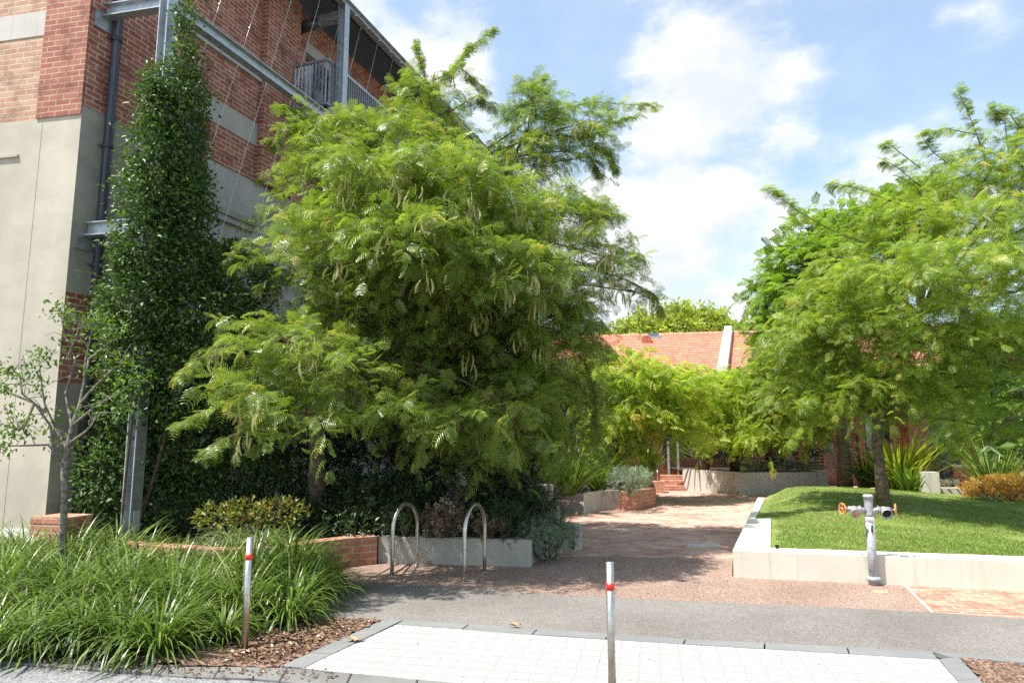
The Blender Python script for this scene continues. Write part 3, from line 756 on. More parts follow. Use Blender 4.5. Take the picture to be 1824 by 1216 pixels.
for o in np.arange(.17, .95, .085): bar_(B(4.45, o, 8.43), B(4.45, o, 9.37), .05, .012)
for s_ in np.arange(4.53, 10.5, .085): bar_(B(s_, .97, 8.43), B(s_, .97, 9.37), .012, .05)
mb.build('balcony_railing', 'steel', bt)
# closing brick box, roof and eaves
mb = MB(); sbox(LEN-.35, LEN, -DP, O, 0, TOP, mb); mb.build('end_wall', 'brick_side', bt)
mb = MB(); mb.prism([B(.02, -.36, 0)[:2], B(LEN-.36, -.36, 0)[:2], B(LEN-.36, -DP, 0)[:2], Fr(8.9, -.37, 0)[:2], Fr(.05, -.37, 0)[:2]], 10.7, 10.88); mb.build('ceiling_slab', 'concrete_grey', bt)
mb = MB()
vs = [B(1.5, .80, 10.95), B(LEN+.3, .80, 10.95), B(LEN+.3, -4.5, 13.0), B(1.5, -4.5, 13.0)]
vs += [(v[0], v[1], v[2]+.12) for v in vs]
mb.add(vs, [[0, 1, 2, 3], [7, 6, 5, 4], [0, 4, 5, 1], [1, 5, 6, 2], [2, 6, 7, 3], [3, 7, 4, 0]]); mb.build('roof', 'black_roof', bt)
mb = MB(); mb.bar(B(1.5, .87, 10.98), B(LEN+.3, .87, 10.98), .13, .14); mb.build('gutter', 'black_roof', bt)
for s_ in np.arange(2.0, LEN, .9): pass
# downpipe with brackets
dpb = B(.38, .09, 0)
dp = MB().tube([B(.38, .09, .3), B(.38, .09, 12.0)], .065, 14).build('downpipe', 'pipe', bt)
for z in (1.5, 4.1, 5.9, 7.6, 9.3): MB().tube([B(.38, .09, z), B(.38, .09, z+.06)], .078, 14).tube([B(.27, .03, z+.03), B(.49, .03, z+.03)], .012, 6).build('pipe_bracket', 'pipe', dp)

# ============================================================ STEEL TRELLIS FRAME
tt = thing('steel_trellis', (*B(.35, 1.11, 0)[:2], 0), 'tall galvanised steel trellis frame of posts and beams beside the brick building', 'trellis')
def ibeam(a, b, w=.17, h=.17, ft=.018):
    mb = MB(); a = np.array(a, float); b = np.array(b, float); t = (b-a)/np.linalg.norm(b-a)
    up = np.array((0, 0, 1.)) if abs(t[2]) < .95 else np.array((W[0], W[1], 0.))
    x = np.cross(t, up); x /= np.linalg.norm(x); y = np.cross(x, t)
    mb.bar(a+y*(h/2-ft/2), b+y*(h/2-ft/2), w, ft); mb.bar(a-y*(h/2-ft/2), b-y*(h/2-ft/2), w, ft)
    mb.bar(a, b, ft, h-2*ft); return mb
PS = [.35, 4.75, 11.7, 17.5]
for s_ in PS: ibeam(B(s_, 1.11, 0.0 if s_ < 15 else 0), B(s_, 1.11, 10.72), .17, .17).build('post', 'steel', tt)
ibeam(B(-.3, 1.11, 10.81), B(17.6, 1.11, 10.81), .16, .17).build('top_beam', 'steel', tt)
for a, b in zip(PS[:1], PS[1:2]): ibeam(B(a+.09, 1.11, 8.0), B(b-.09, 1.11, 8.0), .15, .2).build('middle_beam', 'steel', tt)
for a, b in zip(PS[:1], PS[1:2]): ibeam(B(a+.09, 1.11, 4.55), B(b-.09, 1.11, 4.55), .15, .18).build('lower_beam', 'steel', tt)
for z in (8.0, 4.62):
    ibeam(B(.12+.23, 1.02, z), B(.23, .03, z), .15, .2).build('cross_beam', 'steel', tt)
    mb = MB(); sbox(.06, .40, .001, .03, z-.3, z-.05, mb); mb.build('fixing_plate', 'steel', tt)
for s_ in PS[1:3]:
    ibeam(B(s_, 1.02, 10.5), B(s_, .45, 10.5), .15, .18).build('cross_beam', 'steel', tt)
    MB().tube([B(s_, .46, 10.48), B(s_, .0, 10.46)], .12, 14).build('stub_pipe', 'dark_metal', tt)
for i, s_ in enumerate(np.arange(1.6, 10.5, .72)):
    mb = MB(); a = np.array(B(s_+.5, .93, 10.9)); b = np.array(B(s_-1.0, .60, 4.6)); mb.tube([a, b], .0055, 5, False)
    for q in (.15, .33, .51, .7): c = a*(1-q)+b*q; mb.tube([c-(0, 0, .03), c+(0, 0, .03)], .012, 6)
    mb.build('cable', 'stainless', tt)
for s_ in np.arange(5.2, 11.5, .55):
    MB().bar(B(s_, .99, 10.74), B(s_, 1.0, 10.74-.0), .02, .02) if False else None
for s_ in np.arange(5.1, 17, .5): MB().tube([B(s_, 1.03, 10.72), B(s_, 1.19, 10.72)], .018, 6).build('cleat', 'steel', tt)
MB().bar(B(.35, 1.21, .45), B(.35, 1.21, .72), .1, .008).build('name_plate', 'silver_band', tt)

# ============================================================ BIG LOCUST TREE
blobs = [pb(748, 175, 10.3, 48, 62, .6), pb(800, 190, 10.4, 40, 40, .5, .7), pb(700, 265, 10.1, 100, 62, 1.1), pb(640, 255, 10., 70, 50, .8), pb(575, 245, 9.9, 62, 42, .8), pb(585, 320, 9.6, 85, 55, 1.0), pb(690, 350, 8.9, 130, 80, 1.5), pb(770, 270, 9.8, 60, 50, .8),
         pb(820, 345, 9.0, 110, 80, 1.5), pb(955, 205, 10.9, 66, 66, .8, 1.0), pb(1030, 222, 11, 90, 40, .5, 1.0), pb(1015, 270, 11, 85, 44, .6, .9), pb(925, 300, 10.9, 66, 60, .8, 1.2), pb(1000, 390, 10.4, 95, 50, 1.1, 1.2), pb(915, 400, 9.4, 95, 75, 1.3), pb(1080, 390, 10.6, 40, 22, .4, .9), pb(1110, 470, 10.5, 40, 26, .4, .9), pb(1130, 520, 10.5, 40, 22, .4, .7),
         pb(620, 435, 8.8, 105, 70, 1.3), pb(750, 450, 8.3, 140, 70, 1.3), pb(900, 490, 8.9, 120, 70, 1.4), pb(1040, 470, 10.2, 80, 50, 1., .9), pb(520, 470, 9.2, 60, 50, .8), pb(505, 380, 9.6, 45, 34, .6, .8),
         pb(640, 560, 9.6, 120, 70, 1.0), pb(800, 590, 10.0, 140, 90, 1.2), pb(950, 590, 10.2, 110, 90, 1.2), pb(1035, 610, 11., 42, 90, .7, .9), pb(1000, 720, 11., 60, 100, .8, .9),
         pb(515, 610, 7.6, 105, 42, .7), pb(428, 615, 7.4, 50, 26, .45, .8), pb(600, 665, 7.7, 95, 52, .8), pb(480, 705, 7.2, 90, 38, .7), pb(428, 760, 7.0, 48, 22, .4, .8), pb(545, 740, 7.5, 80, 30, .6),
         pb(710, 728, 7.9, 70, 26, .6), pb(820, 742, 8.2, 90, 32, .7), pb(915, 735, 8.6, 70, 32, .7), pb(760, 660, 10.4, 140, 60, 1.0), pb(880, 660, 10.6, 120, 80, 1.0), pb(850, 785, 8.8, 50, 20, .4, .5),
         pb(700, 540, 11.4, 170, 150, 1.2, .9), pb(860, 480, 11.6, 130, 150, 1.2, .9), pb(700, 400, 11.2, 130, 110, 1.2, .7), pb(840, 780, 9.8, 90, 60, .7, 1.5), pb(1010, 800, 11.4, 50, 60, .6, .8), pb(930, 700, 9.8, 90, 80, .9, 1.5), pb(960, 800, 10.4, 60, 50, .6, .9), pb(620, 660, 11.2, 120, 90, 1., .8), pb(760, 740, 10.8, 130, 70, .9, 1.4), pb(860, 620, 11.2, 120, 100, .8, 1.3), pb(1010, 560, 10.4, 60, 80, .8, 1.), pb(1045, 720, 11.4, 34, 80, .6, .9)]
base = D(568, 900, 10.60); base = (base[0], base[1], .25)
trunk = [base, D(565, 850, 10.00), D(566, 760, 10.00), D(590, 640, 9.90), D(640, 540, 9.90), D(700, 440, 10.10), D(770, 330, 10.30)]
trunk2 = [np.array(trunk[3]), np.array(D(720, 560, 10.20)), np.array(D(840, 430, 10.50)), np.array(D(900, 310, 10.90)), np.array(D(940, 230, 11.00))]
wisps = [[D(770, 200, 10.30), D(755, 130, 10.30), D(742, 80, 10.30)], [D(740, 190, 10.30), D(800, 130, 10.40), D(835, 85, 10.50), D(880, 55, 10.60)], [D(760, 150, 10.30), D(820, 120, 10.40), D(865, 160, 10.40)],
         [D(940, 230, 10.90), D(950, 180, 11.00), D(965, 140, 11.10)], [D(960, 200, 11.00), D(1060, 182, 11.10), D(1172, 190, 11.20)], [D(960, 240, 10.90), D(1040, 245, 11.00), D(1085, 270, 11.00), D(1098, 300, 11.00)],
         [D(1000, 360, 10.50), D(1060, 375, 10.50), D(1110, 385, 10.60)], [D(1040, 430, 10.30), D(1100, 440, 10.40), D(1148, 465, 10.50)], [D(1060, 480, 10.30), D(1120, 500, 10.40), D(1165, 525, 10.50), D(1180, 560, 10.50)],
         [D(1020, 240, 11.00), D(1075, 225, 11.00), D(1140, 205, 11.10)], [D(980, 290, 10.90), D(1050, 280, 10.90), D(1070, 310, 11.00)], [D(560, 240, 9.90), D(520, 195, 9.80), D(500, 190, 9.80)], [D(560, 260, 9.90), D(500, 240, 9.80), D(480, 255, 9.80)],
         [D(480, 420, 9.30), D(420, 440, 9.10), D(405, 465, 9.10)], [D(420, 610, 7.50), D(350, 640, 7.30), D(320, 670, 7.20)], [D(440, 700, 7.30), D(360, 735, 7.10), D(318, 755, 7.00)], [D(430, 770, 7.00), D(380, 790, 6.90), D(365, 810, 6.90)],
         [D(1040, 640, 10.70), D(1060, 700, 10.70), D(1062, 760, 10.70)], [D(900, 760, 8.90), D(960, 790, 9.00), D(985, 830, 9.00)], [D(800, 200, 10.30), D(850, 170, 10.30), D(880, 190, 10.40)]]
blobs_main = blobs
bigtree, PB, IB = make_tree('locust_tree', 'large spreading feathery tree hung with pale seed pods in front of the brick building', 'tree', base, trunk, .13, blobs, 34, 'loc', FR, .165, .46, 9, .36, twigs=6, wisps=wisps, lo=.4, under=.5, limb_r=.2, wisp_dens=3.2)
MB().tube([np.array(p) for p in trunk2], [.085, .07, .055, .04, .02], 8).build('limb', 'bark', bigtree)
def front(px, py, d):
    best = d+.5
    for b in blobs_main:
        dd = b[1]; c = np.array(D(px, py, dd)); q = np.abs(c-np.array(b[:3]))/(np.array((b[3]+.22, 9, b[5]+.22)))
        if q[0]**2+q[2]**2 < 1: best = min(best, b[1]-(b[4]+.12)*math.sqrt(1-q[0]**2-q[2]**2))
    return best-.1
def pods(tree, spots, num=6):
    for (px, py, d) in spots:
        d = front(px, py, d); c = np.array(D(px, py, d)); mb = MB()
        for k in range(num):
            a = random.random()*6.28; l = random.uniform(.13, .25); s = c+np.array((cos(a)*.07, sin(a)*.07, random.uniform(-.06, .1)))
            w = np.array((-sin(a+1), cos(a+1), 0)); pts = []; 
            o = len(mb.v); vs = []
            for i in range(6):
                q = i/5; p = s+np.array((cos(a)*.025*sin(q*3)+.06*q*cos(a*3+k), sin(a)*.03*sin(q*3), -l*q)); ww = .027*(sin(pi*min(.97, max(.1, q)))*.7+.3)
                vs += [p-w*ww/2, p+w*ww/2+np.array((0, 0, .004))]
            mb.add(vs, [[2*i, 2*i+1, 2*i+3, 2*i+2] for i in range(5)], True)
            t2 = [v+np.cross(w, (0, 0, 1))*.006 for v in vs]; mb.add(t2, [[2*i, 2*i+2, 2*i+3, 2*i+1] for i in range(5)], True)
        mb.tube([c+(0, 0, .12), c+(0, 0, -.02)], .006, 4, False)
        o = mb.build('pod_cluster', 'pod', tree)
        at = o.data.attributes.new('tint', 'FLOAT', 'POINT'); at.data.foreach_set('value', rng.random(len(o.data.vertices)).astype(np.float32))
sp_ = [(700, 330, 10), (620, 350, 10), (650, 300, 10), (880, 440, 10), (900, 520, 10), (960, 540, 10), (1000, 500, 11), (1085, 490, 11), (1020, 480, 11), (760, 400, 10), (725, 520, 9), (835, 640, 9), (925, 600, 10), (1010, 640, 12), (605, 320, 9.5), (615, 335, 9.5), (700, 270, 9.9), (725, 300, 9.6), (740, 345, 9.3), (800, 370, 9.4), (840, 360, 9.4), (835, 390, 9.2), (610, 395, 9.0), (590, 470, 8.9), (520, 420, 9.3), (505, 430, 9.3), (610, 480, 8.8), (760, 500, 8.5), (790, 540, 8.6), (850, 570, 8.7),
       (850, 420, 9.1), (940, 500, 9.2), (930, 380, 10.2), (1075, 450, 10.6), (1080, 470, 10.6), (1030, 225, 11.6), (1050, 215, 11.6), (980, 230, 11.5), (935, 250, 11.6), (960, 300, 11.6), (780, 140, 11), (800, 130, 11), (545, 640, 8.1), (560, 620, 8.1), (425, 735, 7.9), (475, 730, 7.9), (440, 790, 8), (385, 630, 8.2), (1160, 540, 11.7), (1110, 520, 11.6), (980, 640, 11), (965, 620, 11), (860, 560, 8.7), (690, 430, 8.7), (640, 300, 10)]
pods(bigtree, sp_)

# ============================================================ VINE
def vbm(px, py, d, rx, ry, rd, w=1.):
    c = D(px, py, d); q = d/1227; return (*c, rx*q, rd, ry*q, w)
vb = [vbm(328, 40, 9.15, 13, 40, .15), vbm(333, 110, 9.15, 16, 50, .25), vbm(345, 180, 9.2, 18, 60, .3), vbm(290, 150, 9.1, 26, 40, .3), vbm(285, 200, 9.1, 34, 60, .4), vbm(285, 275, 9.15, 50, 70, .5), vbm(335, 290, 9.4, 32, 80, .4), vbm(265, 350, 9.1, 50, 70, .5), vbm(325, 370, 9.3, 48, 80, .5),
      vbm(262, 440, 9.1, 55, 70, .5), vbm(320, 470, 9.4, 68, 80, .5), vbm(245, 540, 9.1, 62, 70, .5), vbm(340, 570, 9.5, 110, 90, .6), vbm(420, 500, 10.2, 70, 70, .5, .8), vbm(245, 640, 9.5, 68, 80, .5), vbm(330, 680, 9.5, 110, 90, .6), vbm(235, 740, 9.8, 62, 70, .4), vbm(320, 790, 10.0, 120, 90, .6), vbm(420, 640, 10.3, 90, 120, .6, .8), vbm(430, 800, 10.6, 100, 110, .7, .8), vbm(190, 850, 9.5, 50, 60, .3), vbm(280, 890, 9.9, 100, 50, .4)]
t = thing('climbing_vine', (*B(.35, 1.11, 0)[:2], .28), 'dense dark glossy vine climbing the nearest steel post', 'vine')
for b_ in list(vb):
    for k in range(3):
        d = unit(rng.standard_normal(3)); q = .85; vb.append((b_[0]+d[0]*b_[3]*q, b_[1]-abs(d[1])*b_[4]*.4, b_[2]+d[2]*b_[5]*q, b_[3]*.3, b_[4]*.4, b_[5]*.3, 1.))
P, Dn, I = blobpoints(vb, 760, .6, .9, .26); n = len(P)
P = P+rng.standard_normal((n, 3))*.06
gap = np.sin(P[:, 0]*9+P[:, 2]*5)+np.sin(P[:, 2]*11-P[:, 0]*6+P[:, 1]*4)+rng.standard_normal(n)*.5; P = P[gap < 1.35]; Dn = Dn[gap < 1.35]; n = len(P)
v, f, ti = scatter(OV, P, unit(Dn+rng.standard_normal((n, 3))*.9+np.array((0, 0, -.2))), unit(Dn+rng.standard_normal((n, 3))*.7+np.array((0, 0, .6))), .066*(.6+.8*rng.random(n)))
V0, F0, T0 = v, f, ti
# tendrils with sparse leaves
mb = MB(); PP = []
for k in range(150):
    b = vb[rng.integers(0, len(vb))]; d = unit(rng.standard_normal(3)*np.array((1, .5, .5))+np.array((-.1, -.2, .2))); c = np.array(b[:3])+d*np.array(b[3:6])*.9
    e = c+d*random.uniform(.1, .4)+np.array((0, 0, random.uniform(-.05, .2))); q = curve(c, e, .1, .3, 7); mb.tube(q, .004, 4, False); PP += q[1:]+[x+rng.standard_normal(3)*.02 for x in q[2:]]
mb.tube(curve(B(.3, 1.0, .3), D(300, 300, 9.1), 0, .03, 12), list(np.linspace(.018, .006, 12)), 7); mb.tube(curve(B(.5, 1.0, .3), D(330, 500, 9.4), 0, .06, 12), list(np.linspace(.03, .01, 12)), 7)
mb.build('stem', 'bark', t)
PP = np.array(PP); n = len(PP); v, f, ti = scatter(OV, PP, rng.standard_normal((n, 3)), rng.standard_normal((n, 3))+np.array((0, 0, 1)), .055*(.6+.7*rng.random(n)))
npmesh('foliage', 'vine', np.concatenate([V0, v]), np.concatenate([F0, f+len(V0)]), np.concatenate([T0, ti]), t)

# ============================================================ SMALL TREE AT THE LEFT
t = thing('small_tree', (*g(112, 1010)[:2], 0), 'small thin grey-stemmed tree with sparse leaves before the pale wall', 'tree')
d0 = 7.5; mb = MB()
def q(*p): return [D(a, b, d0+c) for a, b, c in p]
st = q((110, 1010, 0), (113, 940, 0), (115, 880, 0), (114, 840, 0), (120, 800, 0), (128, 760, 0), (142, 720, .0), (150, 680, .1), (158, 640, .1))
mb.tube(st, [.040, .036, .034, .034, .03, .024, .018, .014, .010], 10)
br = [q((116, 838, 0), (95, 810, -.1), (78, 790, -.15), (45, 790, -.2), (10, 800, -.3), (-20, 805, -.4)), q((95, 812, -.1), (85, 760, -.1), (60, 720, -.2), (20, 700, -.3), (-5, 690, -.3)), q((120, 800, 0), (100, 760, .1), (82, 720, .1), (70, 670, .1), (62, 630, .1)), q((82, 735, .1), (40, 700, 0), (30, 660, 0), (12, 655, 0)),
      q((128, 762, 0), (120, 700, .2), (125, 640, .2), (118, 590, .2), (105, 550, .2)), q((140, 722, 0), (170, 690, 0), (200, 660, -.1), (225, 640, -.1)), q((130, 757, 0), (165, 725, -.2), (210, 700, -.3), (250, 672, -.3)), q((150, 690, .1), (150, 640, 0), (165, 590, 0), (175, 560, 0)), q((158, 640, .1), (190, 610, .1), (205, 585, .1)),
      q((123, 790, 0), (150, 770, -.2), (185, 740, -.3), (215, 730, -.3)), q((120, 640, .2), (140, 600, .2), (150, 570, .2)), q((60, 720, -.2), (40, 760, -.3), (20, 770, -.3))]
tips = []
for b in br:
    b = [np.array(p)+rng.standard_normal(3)*.02*(i > 0) for i, p in enumerate(b)]; mb.tube(b, list(np.linspace(.016, .004, len(b))), 6, False)
    tips.append((b[-1], 1.)); tips.append((b[-2]*.4+b[-1]*.6, .7))
    for k in range(7):
        i = rng.integers(1, len(b)-1); s = b[i]*(.5)+b[i+1]*.5; e = s+unit(rng.standard_normal(3)*np.array((1, .8, .6))+np.array((0, 0, .5)))*random.uniform(.1, .3)
        mb.tube(curve(s, e, .1, .2, 4), list(np.linspace(.006, .002, 4)), 4, False)
        if random.random() < .3: tips.append((e, .5))
mb.build('trunk', 'bark_grey', t)
P = np.concatenate([c+rng.standard_normal((int(54*w), 3))*np.array((.085, .085, .055)) for c, w in tips]); n = len(P)
v, f, ti = scatter(OV, P, rng.standard_normal((n, 3))+np.array((0, 0, -.3)), rng.standard_normal((n, 3))*.5+np.array((0, 0, 1)), .055*(.6+.7*rng.random(n)))
npmesh('crown', 'smalltree', v, f, ti, t)

# ============================================================ STRAPPY GRASS BED
cl = []
rows = [(975, 8.0, -60, 250), ]
for yy, xs in ((1165, range(-40, 420, 84)), (1140, range(-60, 500, 90)), (1118, range(-30, 560, 88)), (1100, range(-60, 570, 84)), (1080, range(-20, 580, 80)), (1062, range(-60, 580, 62)), (1046, range(-30, 570, 62)), (1032, range(-60, 560, 60)), (1020, range(-40, 530, 60))):
    for x in xs:
        px = x+random.uniform(-18, 18); p = g(px, yy+random.uniform(-6, 6))
        if yy > 1150 and 350 < px < 1000: continue
        if yy > 1130 and px > 480: continue
        sc = random.uniform(.85, 1.15)
        if yy >= 1140: sc *= .8
        if px > 380 and yy > 1100: sc *= .72
        if yy < 1070 and 250 < px < 440: sc *= .78
        if px > 525: sc *= .9
        cl.append((p[0], p[1], .02, sc))
strap_plant(None, 230, .88, .0150, 'strap', 'strappy_grass', 'dense clumping dark green strappy grass filling the foreground mulch bed', 'ornamental grass', kind='stuff', multi=cl, spread=1.25, droopk=1.5, radius=.11, segs=7)
# pale tufts by brick wall
for i, (px, py, d) in enumerate(((395, 985, 8.7), (455, 985, 8.6))):
    c = D(px, py, d); strap_plant((c[0], c[1]+.15, .29), 230, .5, .012, 'strap_pale', 'pale_tufted_grass', ['pale variegated grass tuft spilling over the curved brick wall, left one', 'pale variegated grass tuft spilling over the curved brick wall, next to the tall strappy clump'][i], 'ornamental grass', droopk=1.9)

# ============================================================ BED SHRUBS
def sb(px, py, d, rx, ry, rd): c = D(px, py, d); s = d/1227; return (*c, rx*s, rd, ry*s)
shrub('golden_shrub', 'golden green shrub with orange leaf tips behind the curved brick wall', 'shrub', [sb(385, 925, 9.0, 38, 26, .25), sb(440, 917, 9.0, 46, 27, .25), sb(500, 914, 9.2, 46, 25, .3)], 420, OV, .07, 'gold')
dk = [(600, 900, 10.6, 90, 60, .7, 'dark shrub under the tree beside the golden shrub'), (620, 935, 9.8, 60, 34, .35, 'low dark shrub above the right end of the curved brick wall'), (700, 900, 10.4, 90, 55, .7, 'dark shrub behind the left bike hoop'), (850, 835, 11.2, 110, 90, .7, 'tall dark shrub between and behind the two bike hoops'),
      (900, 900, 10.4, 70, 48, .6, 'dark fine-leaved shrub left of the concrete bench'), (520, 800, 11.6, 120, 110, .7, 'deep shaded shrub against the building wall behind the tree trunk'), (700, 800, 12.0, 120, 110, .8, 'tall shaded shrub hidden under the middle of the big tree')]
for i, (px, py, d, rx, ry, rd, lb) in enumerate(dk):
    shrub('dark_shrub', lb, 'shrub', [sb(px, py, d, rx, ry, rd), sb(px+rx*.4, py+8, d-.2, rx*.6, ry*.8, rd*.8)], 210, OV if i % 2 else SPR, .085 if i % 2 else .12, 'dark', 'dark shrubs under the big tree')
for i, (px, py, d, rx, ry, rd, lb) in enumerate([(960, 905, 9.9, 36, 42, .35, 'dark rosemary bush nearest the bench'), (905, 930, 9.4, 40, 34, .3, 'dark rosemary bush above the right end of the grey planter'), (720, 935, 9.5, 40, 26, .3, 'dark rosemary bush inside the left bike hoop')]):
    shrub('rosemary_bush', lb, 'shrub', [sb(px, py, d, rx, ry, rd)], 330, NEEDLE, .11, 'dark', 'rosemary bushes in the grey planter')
shrub('bronze_shrub', 'brown bronze-leaved shrub above the grey planter left of the right-hand hoop', 'shrub', [sb(795, 925, 9.4, 32, 28, .25), sb(770, 930, 9.4, 20, 22, .2)], 300, SPR, .10, 'brown_leaf')
shrub('bronze_shrub', 'brown bronze-leaved shrub above the grey planter right of the right-hand hoop', 'shrub', [sb(875, 940, 9.3, 32, 20, .2)], 280, SPR, .09, 'brown_leaf')
shrub('silver_groundcover', 'silvery green groundcover spilling from the open end of the grey planter', 'groundcover', [sb(975, 968, 9.6, 40, 26, .35), sb(1005, 955, 10.1, 24, 20, .35), sb(950, 950, 9.5, 30, 20, .3), sb(985, 935, 9.9, 34, 18, .3)], 420, NEEDLE, .09, 'grey_leaf')

# ============================================================ BENCH, COURTYARD PLANTERS
def px_prism(mb, pts, z0, z1): mb.prism([xy(g(x, y, z1)) for x, y in pts], z0, z1)
t = thing('bench', D(965, 900, 13.6)[:2]+(0,), 'concrete bench back with timber slatted seat beside the courtyard planter', 'bench')
for px, w in ((961, .52), (931, .2)):
    c = D(px, 880, 13.7 if px > 950 else 13.5); mb = MB(); mb.box((c[0], c[1], 0), w, .24, .745, U); o = mb.build('backrest', 'concrete_far', t)
    bv = o.modifiers.new('Bevel', 'BEVEL'); bv.width = .04; bv.segments = 3
mb = MB()
c = D(985, 880, 13.45)
for k in range(4): mb.box((c[0]+N[0]*k*.09, c[1]+N[1]*k*.09, .40), .62, .08, .07, U)
mb.build('seat', 'timber', t)
MB().box((c[0]-.1, c[1]-.12, 0), .4, .25, .39, U).build('support', 'concrete_planter', t)
ZP = .425
t = thing('concrete_planter', (*g(1040, 915)[:2], 0), 'angular pale concrete planter with flax between bench and brick planter', 'planter')
line = [g(960, 900), g(1005, 911.5), g(1040, 914.6), g(1075, 907), g(1104, 906)]
mb = MB(); wallstrip(mb, line, -.02, ZP, .15); mb.build('wall', 'concrete_far', t)
mb = MB(); mb.sheet([(p[0], p[1]+.08, ZP-.05) for p in line]+[(1.9, 18, ZP-.05), (-1.5, 18, ZP-.05)]); mb.build('soil', 'soil', t)
t = thing('brick_planter', (*g(1133, 908)[:2], 0), 'low red brick planter with a silvery shrub beside the path', 'planter')
bp = [g(1104.6, 908), g(1133, 909), g(1169, 900)]
mb = MB(); wallstrip(mb, bp, -.02, ZP-.07, .22); mb.build('wall', 'brick_planter', t)
mb = MB(); wallstrip(mb, [(p[0], p[1]-.008, 0) for p in bp], ZP-.07, ZP, .235); mb.build('capping', 'brick_planter', t)
mb = MB(); e_ = g(1169, 900); mb.prism([(e_[0]-.22, e_[1]+.21), (e_[0], e_[1]+.02), (e_[0]+.55, e_[1]+3.2), (e_[0]+.3, e_[1]+3.2)], -.02, ZP-.01); mb.build('return_wall', 'brick_planter', t)
mb = MB(); mb.sheet([(bp[0][0]+.05, bp[0][1]+.1, ZP-.06), (bp[1][0], bp[1][1]+.1, ZP-.06), (e_[0]-.1, e_[1]+.15, ZP-.06), (e_[0]+.3, e_[1]+3., ZP-.06), (bp[0][0]+.05, e_[1]+3., ZP-.06)]).build('soil', 'soil', t)
shrub('silver_shrub', 'silvery green rounded shrub in the brick planter', 'shrub', [sb(1120, 858, 15.6, 34, 20, .4), sb(1140, 853, 16.2, 22, 16, .3)], 260, NEEDLE, .14, 'grey_leaf')
def flax(px, py, d, z, n, ln, w, mat, label, **k):
    c = D(px, py, d); return strap_plant((c[0], c[1], z), n, ln, w, mat, 'flax_plant', label, 'flax', group='flax plants', stiff=.35, spread=.95, radius=.18, **k)
flax(1015, 870, 15.6, .38, 150, 1.5, .05, 'flax', 'large green flax in the angular concrete planter, nearest the path')
flax(950, 850, 14.8, .38, 90, 1.3, .06, 'flax', 'green flax behind the concrete bench')
flax(885, 850, 13.6, .28, 80, 1.3, .06, 'flax', 'shaded green flax left of the concrete bench')
flax(1065, 860, 17.0, .38, 120, 1.4, .05, 'flax', 'green flax behind the silvery shrub')
c = D(1150, 845, 19); strap_plant((c[0], c[1], .4), 90, 1.3, .05, 'cycad', 'flax_plant', 'dark flax behind the brick planter near the steps', 'flax', group='flax plants', stiff=.4)
# far concrete walls
ZW = .64
for nm, ln_, lb in (('concrete_wall', [g(1217, 872), g(1315, 880)], 'far concrete retaining wall under the cycads, beside the steps'), ('concrete_wall', [g(1315.5, 881.5), (*D(1477, 870, 20.2)[:2], 0)], 'far concrete retaining wall with a strip of low plants on top')):
    mb = MB(); wallstrip(mb, ln_, -.02, ZW, .2); mb.build(nm, 'concrete_far', label=lb, cat='retaining wall', group='courtyard concrete walls')
mb = MB(); a_ = D(1477, 870, 20.25); mb.prism([(a_[0]-.02, a_[1]+.02), (a_[0]+.2, a_[1]+.9), (a_[0]+.05, a_[1]+2.), (a_[0]-.1, a_[1]+2.)], -.02, ZW-.01)
mb.build('concrete_wall', 'concrete_far', label='short concrete return wall right of the far retaining walls', cat='retaining wall', group='courtyard concrete walls')
w1 = g(1217, 872); mb = MB(); mb.sheet([(w1[0]+.1, w1[1]+.15, ZW-.06), (*xy(np.array(g(1315, 880))+np.array((0, .15, 0))), ZW-.06), (a_[0], a_[1]+.15, ZW-.06), (a_[0]+.3, a_[1]+3.6, ZW-.06), (w1[0]+.1, w1[1]+3.5, ZW-.06)]); mb.build('terrace_soil', 'soil', kind='structure')
for px, pt, pb_, w, d, lb in ((1536, 840, 868, 16, 19.5, 'narrow pale concrete slab left of the golden flax'), (1655, 840, 890, 26, 16.6, 'pale concrete slab at the right end of the golden flax')):
    c = D(px, pt, d); mb = MB(); mb.box((c[0], c[1], 0), w*d/1227*.9, .3, c[2], U); mb.build('concrete_slab_wall', 'concrete_far', label=lb, cat='concrete wall')
c = D(1692, 868, 16.9); t = thing('concrete_trough', (c[0], c[1], 0), 'low pale concrete trough with small grey plants by the dark doors', 'planter')
MB().box((c[0], c[1], 0), .62, .4, c[2], U).build('trough_body', 'concrete_far', t)
c2 = D(1692, 862, 16.9); shrub('trough_plant', 'small grey green plant in the concrete trough by the dark doors', 'plant', [(*c2, .3, .18, .09)], 500, NEEDLE, .07, 'grey_leaf', stems=False)
# cycads
for px, d, z, lb in ((1252, 21.6, .6, 'dark cycad above the far concrete wall nearest the steps'), (1312, 21.4, .6, 'dark cycad above the joint of the far concrete walls')):
    c = D(px, 830, d); t = thing('cycad', (c[0], c[1], z), lb, 'cycad', 'cycads on the terrace')
    MB().tube([(c[0], c[1], z), (c[0], c[1], z+.35), (c[0], c[1], z+.45)], [.2, .22, .14], 12).build('trunk', 'bark', t)
    strap_plant((c[0], c[1], z+.3), 150, 1.35, .035, 'cycad', 'fronds', None, None, stiff=.6, spread=1.35, radius=.12, parent=t)
shrub('low_plants', 'strip of low green plants on top of the far concrete wall', 'groundcover', [sb(1340+i*26, 833, 20.5+i*.02, 22, 8, .3) for i in range(5)], 300, NEEDLE, .13, 'grey_leaf', stems=False)
